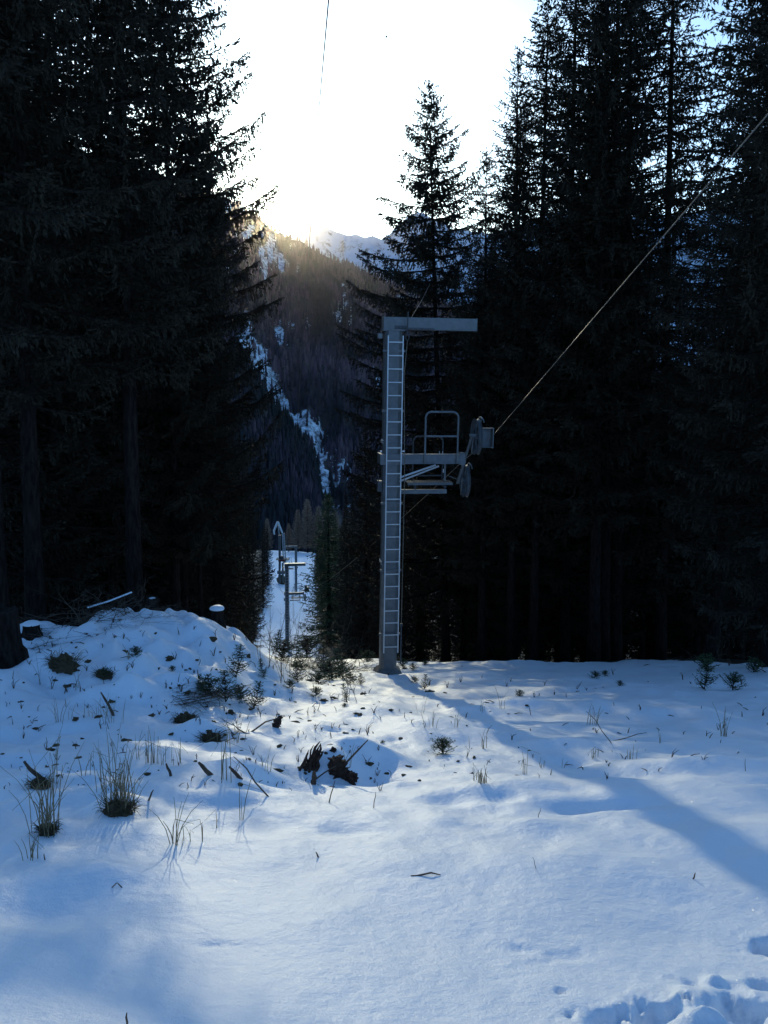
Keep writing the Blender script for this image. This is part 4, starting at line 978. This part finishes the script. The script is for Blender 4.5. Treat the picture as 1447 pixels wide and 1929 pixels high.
# ---------------------------------------------------------------- young spruces and shrubs
SV = {}
SV[0] = spruce_mesh(41, .55, .27, .03, whorl=.075, per=5, sparse=.38, tw=.022, spr=.014, sl=.035, sw=.0042, power=.8, mat_n='needle_young', droop=-.3, hang=.05, taper=.014, dead=False)
SV[1] = spruce_mesh(42, .40, .30, .03, whorl=.07, per=5, sparse=.35, tw=.022, spr=.014, sl=.035, sw=.0045, power=.6, mat_n='needle_young', droop=-.35, hang=.1, taper=.014, dead=False)
SV[2] = spruce_mesh(43, .70, .20, .05, whorl=.08, per=4, sparse=.2, tw=.022, spr=.014, sl=.038, sw=.0045, power=.8, mat_n='needle_young', droop=-.2, hang=.1, taper=.012, dead=False)
SH = {0: .55, 1: .40, 2: .70}
def sap(px, py, hpx, k, label, wide=1.0, lean=None, name='spruce_sapling'):
    lean = 12 * math.sin(px * 1.7) if lean is None else lean
    p = hit(px, py); s = np.linalg.norm(p - CAM) / F; H = hpx * s
    o = empty(name, p - np.array([0, 0, .02]), px * .37, label, 'sapling', 'young spruces in the snow'); sc = H / SH[k]; o.scale = (sc * wide, sc * wide, sc)
    o.rotation_euler = (R_(lean), R_(lean * .7), px * .37)
    link('trunk', SV[k][1], o); link('crown', SV[k][0], o)
S_ = [(560, 1285, 40, 0, 'spruce sapling poking through the left of the brushwood', 1.3), (625, 1280, 38, 1, 'wide spruce sapling under the brushwood', 1.6), (580, 1240, 42, 1, 'wide spruce sapling behind the brushwood', 1.5), (645, 1278, 34, 0, 'spruce sapling at the right end of the brushwood', 1.4), (530, 1245, 40, 1, 'spruce sapling on the left rim of the hollow', 1.3),
      (835, 1420, 32, 1, 'low bushy spruce seedling left of the tower shadow', 1.3), (1327, 1298, 55, 0, 'tallest spruce sapling at the right side of the snowfield', .9), (1380, 1300, 32, 1, 'smaller spruce sapling right of the tallest one', 1), (1418, 1266, 26, 1, 'spruce seedling at the forest edge on the far right', 1), (1330, 1262, 30, 1, 'sapling just behind the tallest right-hand sapling', 1),
      (800, 1298, 30, 0, 'small sapling right below the tower foot', .8), (1120, 1277, 14, 1, 'left of the two tiny seedlings in the upper right snow', 1.2), (1141, 1273, 11, 1, 'right of the two tiny seedlings in the upper right snow', 1.2), (1167, 1292, 11, 1, 'tiny seedling below the two in the upper right snow', 1.2), (978, 1312, 14, 1, 'tiny seedling on the slope right of the tower shadow', 1.2),
      (757, 1257, 18, 1, 'seedling touching the right side of the tower foot', 1), (778, 1262, 14, 1, 'second seedling right of the tower foot', 1), (800, 1254, 12, 1, 'third seedling right of the tower foot', 1), (780, 1286, 14, 1, 'seedling between the tower foot and its shadow', 1),
      (445, 1275, 62, 0, 'dark young spruce on the steep side of the bank', .9), (425, 1322, 60, 0, 'dense young spruce on the right part of the bank', 1.15), (400, 1315, 44, 1, 'young spruce left in the row on the bank', .9), (478, 1335, 55, 0, 'young spruce right in the row on the bank', .9), (380, 1298, 34, 0, 'small spruce left of the row on the bank', .8), (498, 1278, 44, 0, 'narrow young spruce in the hollow beside the bank', .6), (455, 1318, 30, 1, 'low spruce filling the middle of the row on the bank', 1.2),
      (665, 1240, 34, 1, 'broad low spruce bush left of the tower foot', 1.9), (690, 1246, 22, 1, 'low spruce twigs next to the tower foot', 1.3), (600, 1290, 26, 1, 'low spruce sprays under the brushwood', 1.3), (660, 1288, 22, 1, 'small spruce left below the tower foot', 1.2), (680, 1290, 24, 0, 'second small spruce left below the tower foot', 1), (595, 1312, 20, 1, 'seedling with spread twigs on the open snow left of the tower', 1.1), (545, 1296, 18, 1, 'seedling at the end of the brushwood', 1.1),
      (655, 1326, 40, 2, 'thin sparse sapling below the tower foot', .9), (520, 1215, 30, 0, 'young spruce on the rim of the hollow', .9), (255, 1236, 20, 1, 'seedling beside the single pale blade on the bank', 1), (325, 1264, 12, 1, 'tiny seedling above the branch heap', 1), (200, 1277, 22, 1, 'seedling on the smaller dark clod', 1), (640, 1262, 40, 0, 'young spruce in the brushwood left of the tower', 1), (610, 1255, 44, 0, 'darker young spruce in the middle of the brushwood', 1.1), (570, 1262, 40, 0, 'young spruce at the left end of the brushwood', 1), (722, 1400, 8, 1, 'speck-like seedling above the snow hump', 1), (650, 1332, 10, 1, 'tiny dark seedling in the open snow left of the tower shadow', 1)]
for a in S_: sap(*a)
def shrub(px, py, hpx, n, label, seed, D=None, r=.008, spread=.35):
    p = hit(px, py) if D is None else np.array([at(px, py, D)[0], D, G(at(px, py, D)[0], D)]); s = np.linalg.norm(p - CAM) / F; H = hpx * s; rz = random.Random(seed); mb = MB()
    for k in range(n): branch_tree(mb, (rz.gauss(0, .12) * H, rz.gauss(0, .1) * H, -.05), (rz.gauss(0, spread), rz.gauss(0, spread), 1), H * rz.uniform(.6, 1.0), r * rz.uniform(.6, 1.2), rz, 2, .22, 4, .45)
    return tag(mb.build('bare_shrub', 'twig', None, False, p), label, 'bare shrub', 'leafless shrubs above the piste')
for i, (px, py, h, n, lb) in enumerate([(515, 1262, 130, 3, 'leafless shrub left of the nearer small tower'), (552, 1268, 150, 4, 'tallest leafless shrub right of the nearer small tower'), (590, 1260, 130, 5, 'bushy leafless shrub at the right end of the piste view'), (630, 1262, 110, 3, 'leafless shrub in front of the dark spruces'),
                                        (610, 1285, 110, 4, 'leafless shrub standing in the brushwood'), (530, 1285, 90, 3, 'low leafless shrub at the rim of the hollow'), (660, 1322, 60, 3, 'low bare shrub with spread twigs below the tower foot'), (572, 1250, 90, 5, 'dense leafless shrub in the middle of the piste view'), (635, 1215, 130, 2, 'slanting bare sapling against the dark spruces')]):
    shrub(px, py, h, n, lb, 300 + i)
# fine debris nobody could count
def debris():
    rz = random.Random(77); mb = MB()
    for k in range(440):
        if rz.random() < .62: px = rz.uniform(0, 720); py = rz.uniform(1185, 1490)
        else: px = rz.uniform(500, 1447); py = rz.uniform(1235, 1470)
        if px > 480 and py < 1250: continue
        p = hit(px, py); s = np.linalg.norm(p - CAM) / F; h = s * rz.uniform(4, 20); a = rz.uniform(0, 2 * PI)
        if rz.random() < .35:
            d = np.array([math.cos(a), math.sin(a), rz.uniform(.0, .3)]) * h; mb.tube([p - (0, 0, .01), p + d * .5 + (0, 0, .06 * h), p + d], [s * .9, s * .8, s * .4], 4, False)
        else:
            for j in range(rz.randint(1, 3)):
                d = np.array([rz.gauss(0, .3), rz.gauss(0, .3), 1]) * h * rz.uniform(.5, 1); mb.tube([p - (0, 0, .02), p + d * .6, p + d + np.array([rz.gauss(0, .2), 0, 0]) * h], [s * .7, s * .6, s * .3], 3, False)
    return mb
tag(debris().build('twig_litter', 'dead_wood'), 'countless short twigs and stem ends poking through the snow', 'twigs', kind='stuff')
def soilbits():
    rz = random.Random(78); mb = MB()
    for k in range(150):
        px = rz.uniform(0, 700) if rz.random() < .8 else rz.uniform(700, 1000); py = rz.uniform(1190, 1480)
        if px > 480 and py < 1250: continue
        p = hit(px, py); s = np.linalg.norm(p - CAM) / F; q = s * rz.uniform(1.5, 6)
        blob(mb, (p[0], p[1], p[2]), (q * rz.uniform(.7, 1.8), q * rz.uniform(.7, 1.5), q * rz.uniform(.3, .8)), k, 6, .5)
    return mb
tag(soilbits().build('soil_crumbs', 'turf'), 'small crumbs of soil and bark scattered over the snow of the bank', 'soil', kind='stuff')
# ---------------------------------------------------------------- glints and bird
rg = np.random.RandomState(9); V = []; Fg = []; k = 0
sd_ = np.array([.3, 0, 1.0]); U1 = np.cross(SUND, [0, 0, 1]); U1 /= np.linalg.norm(U1); U2 = np.cross(U1, SUND)
for i in range(170):
    px = rg.uniform(0, 1447); py = 1480 + 440 * rg.rand() ** .8
    if rg.rand() < .45: px = rg.uniform(0, 760); py = rg.uniform(1500, 1760)
    p = hit(px, py); s = np.linalg.norm(p - CAM) / F; q = s * rg.uniform(.15, .42); c = p + np.array([0, 0, q * .8])
    hv = SUND + (CAM - c) / np.linalg.norm(CAM - c); hv = hv / np.linalg.norm(hv) + rg.normal(size=3) * .03; hv /= np.linalg.norm(hv)  # facets added for glitter, each aimed between sun and camera
    U1 = np.cross(hv, [0, 0, 1.0]); U1 /= np.linalg.norm(U1); U2 = np.cross(U1, hv); V += [c - U1 * q, c + U2 * q, c + U1 * q, c - U2 * q]; Fg.append((k, k + 1, k + 2, k + 3)); k += 4
def b_gl(n, p): p.inputs['Base Color'].default_value = (1, 1, 1, 1); p.inputs['Roughness'].default_value = .34; p.inputs['Metallic'].default_value = 1.0; p.inputs['Transmission Weight'].default_value = 0  # mirror metal, so the facets throw bright sun glints
M['glint'] = mat('ice', b_gl)
m = MB(); m.add(V, Fg); tag(m.build('snow_glints', 'glint'), 'scattered ice glints on the foreground snow, mirror facets added and aimed at the sun', 'snow glints', kind='stuff')
pbir = at(728, 69, 60); m = MB(); blob(m, (0, 0, 0), (.06, .16, .05), 2, 8, 0); m.add([(0, .03, .02), (.04, .08, .05), (.22, .0, .07), (.03, -.05, .02)], [(0, 1, 2, 3)]); m.add([(0, .03, .02), (-.04, .08, .05), (-.22, .0, .07), (-.03, -.05, .02)], [(3, 2, 1, 0)])
tag(m.build('bird', 'dark_bird', None, True, pbir), 'tiny dark bird high in the white sky', 'bird')

# ---------------------------------------------------------------- haze
def b_haze():
    m = bpy.data.materials.new('haze'); m.use_nodes = True; n = m.node_tree; n.nodes.clear()
    out = n.nodes.new('ShaderNodeOutputMaterial'); v = n.nodes.new('ShaderNodeVolumePrincipled')
    v.inputs['Color'].default_value = (.97, .88, .80, 1); v.inputs['Density'].default_value = .0000065; v.inputs['Anisotropy'].default_value = .96  # warm tint and strong forward scatter shaped to give the ridge a sun glow
    n.links.new(v.outputs[0], out.inputs['Volume']); return m
HZ = True
if HZ:
    m = MB(); zt_ = float(Zp.max()) + 60; zb2 = -900
    m.box((0, 5000, (zt_ + zb2) / 2), (16000, 13600, zt_ - zb2)); hz = m.build('haze', b_haze())
    tag(hz, 'thin mountain haze in the valley air, tinted warm to make the sun glow', 'haze', kind='stuff')
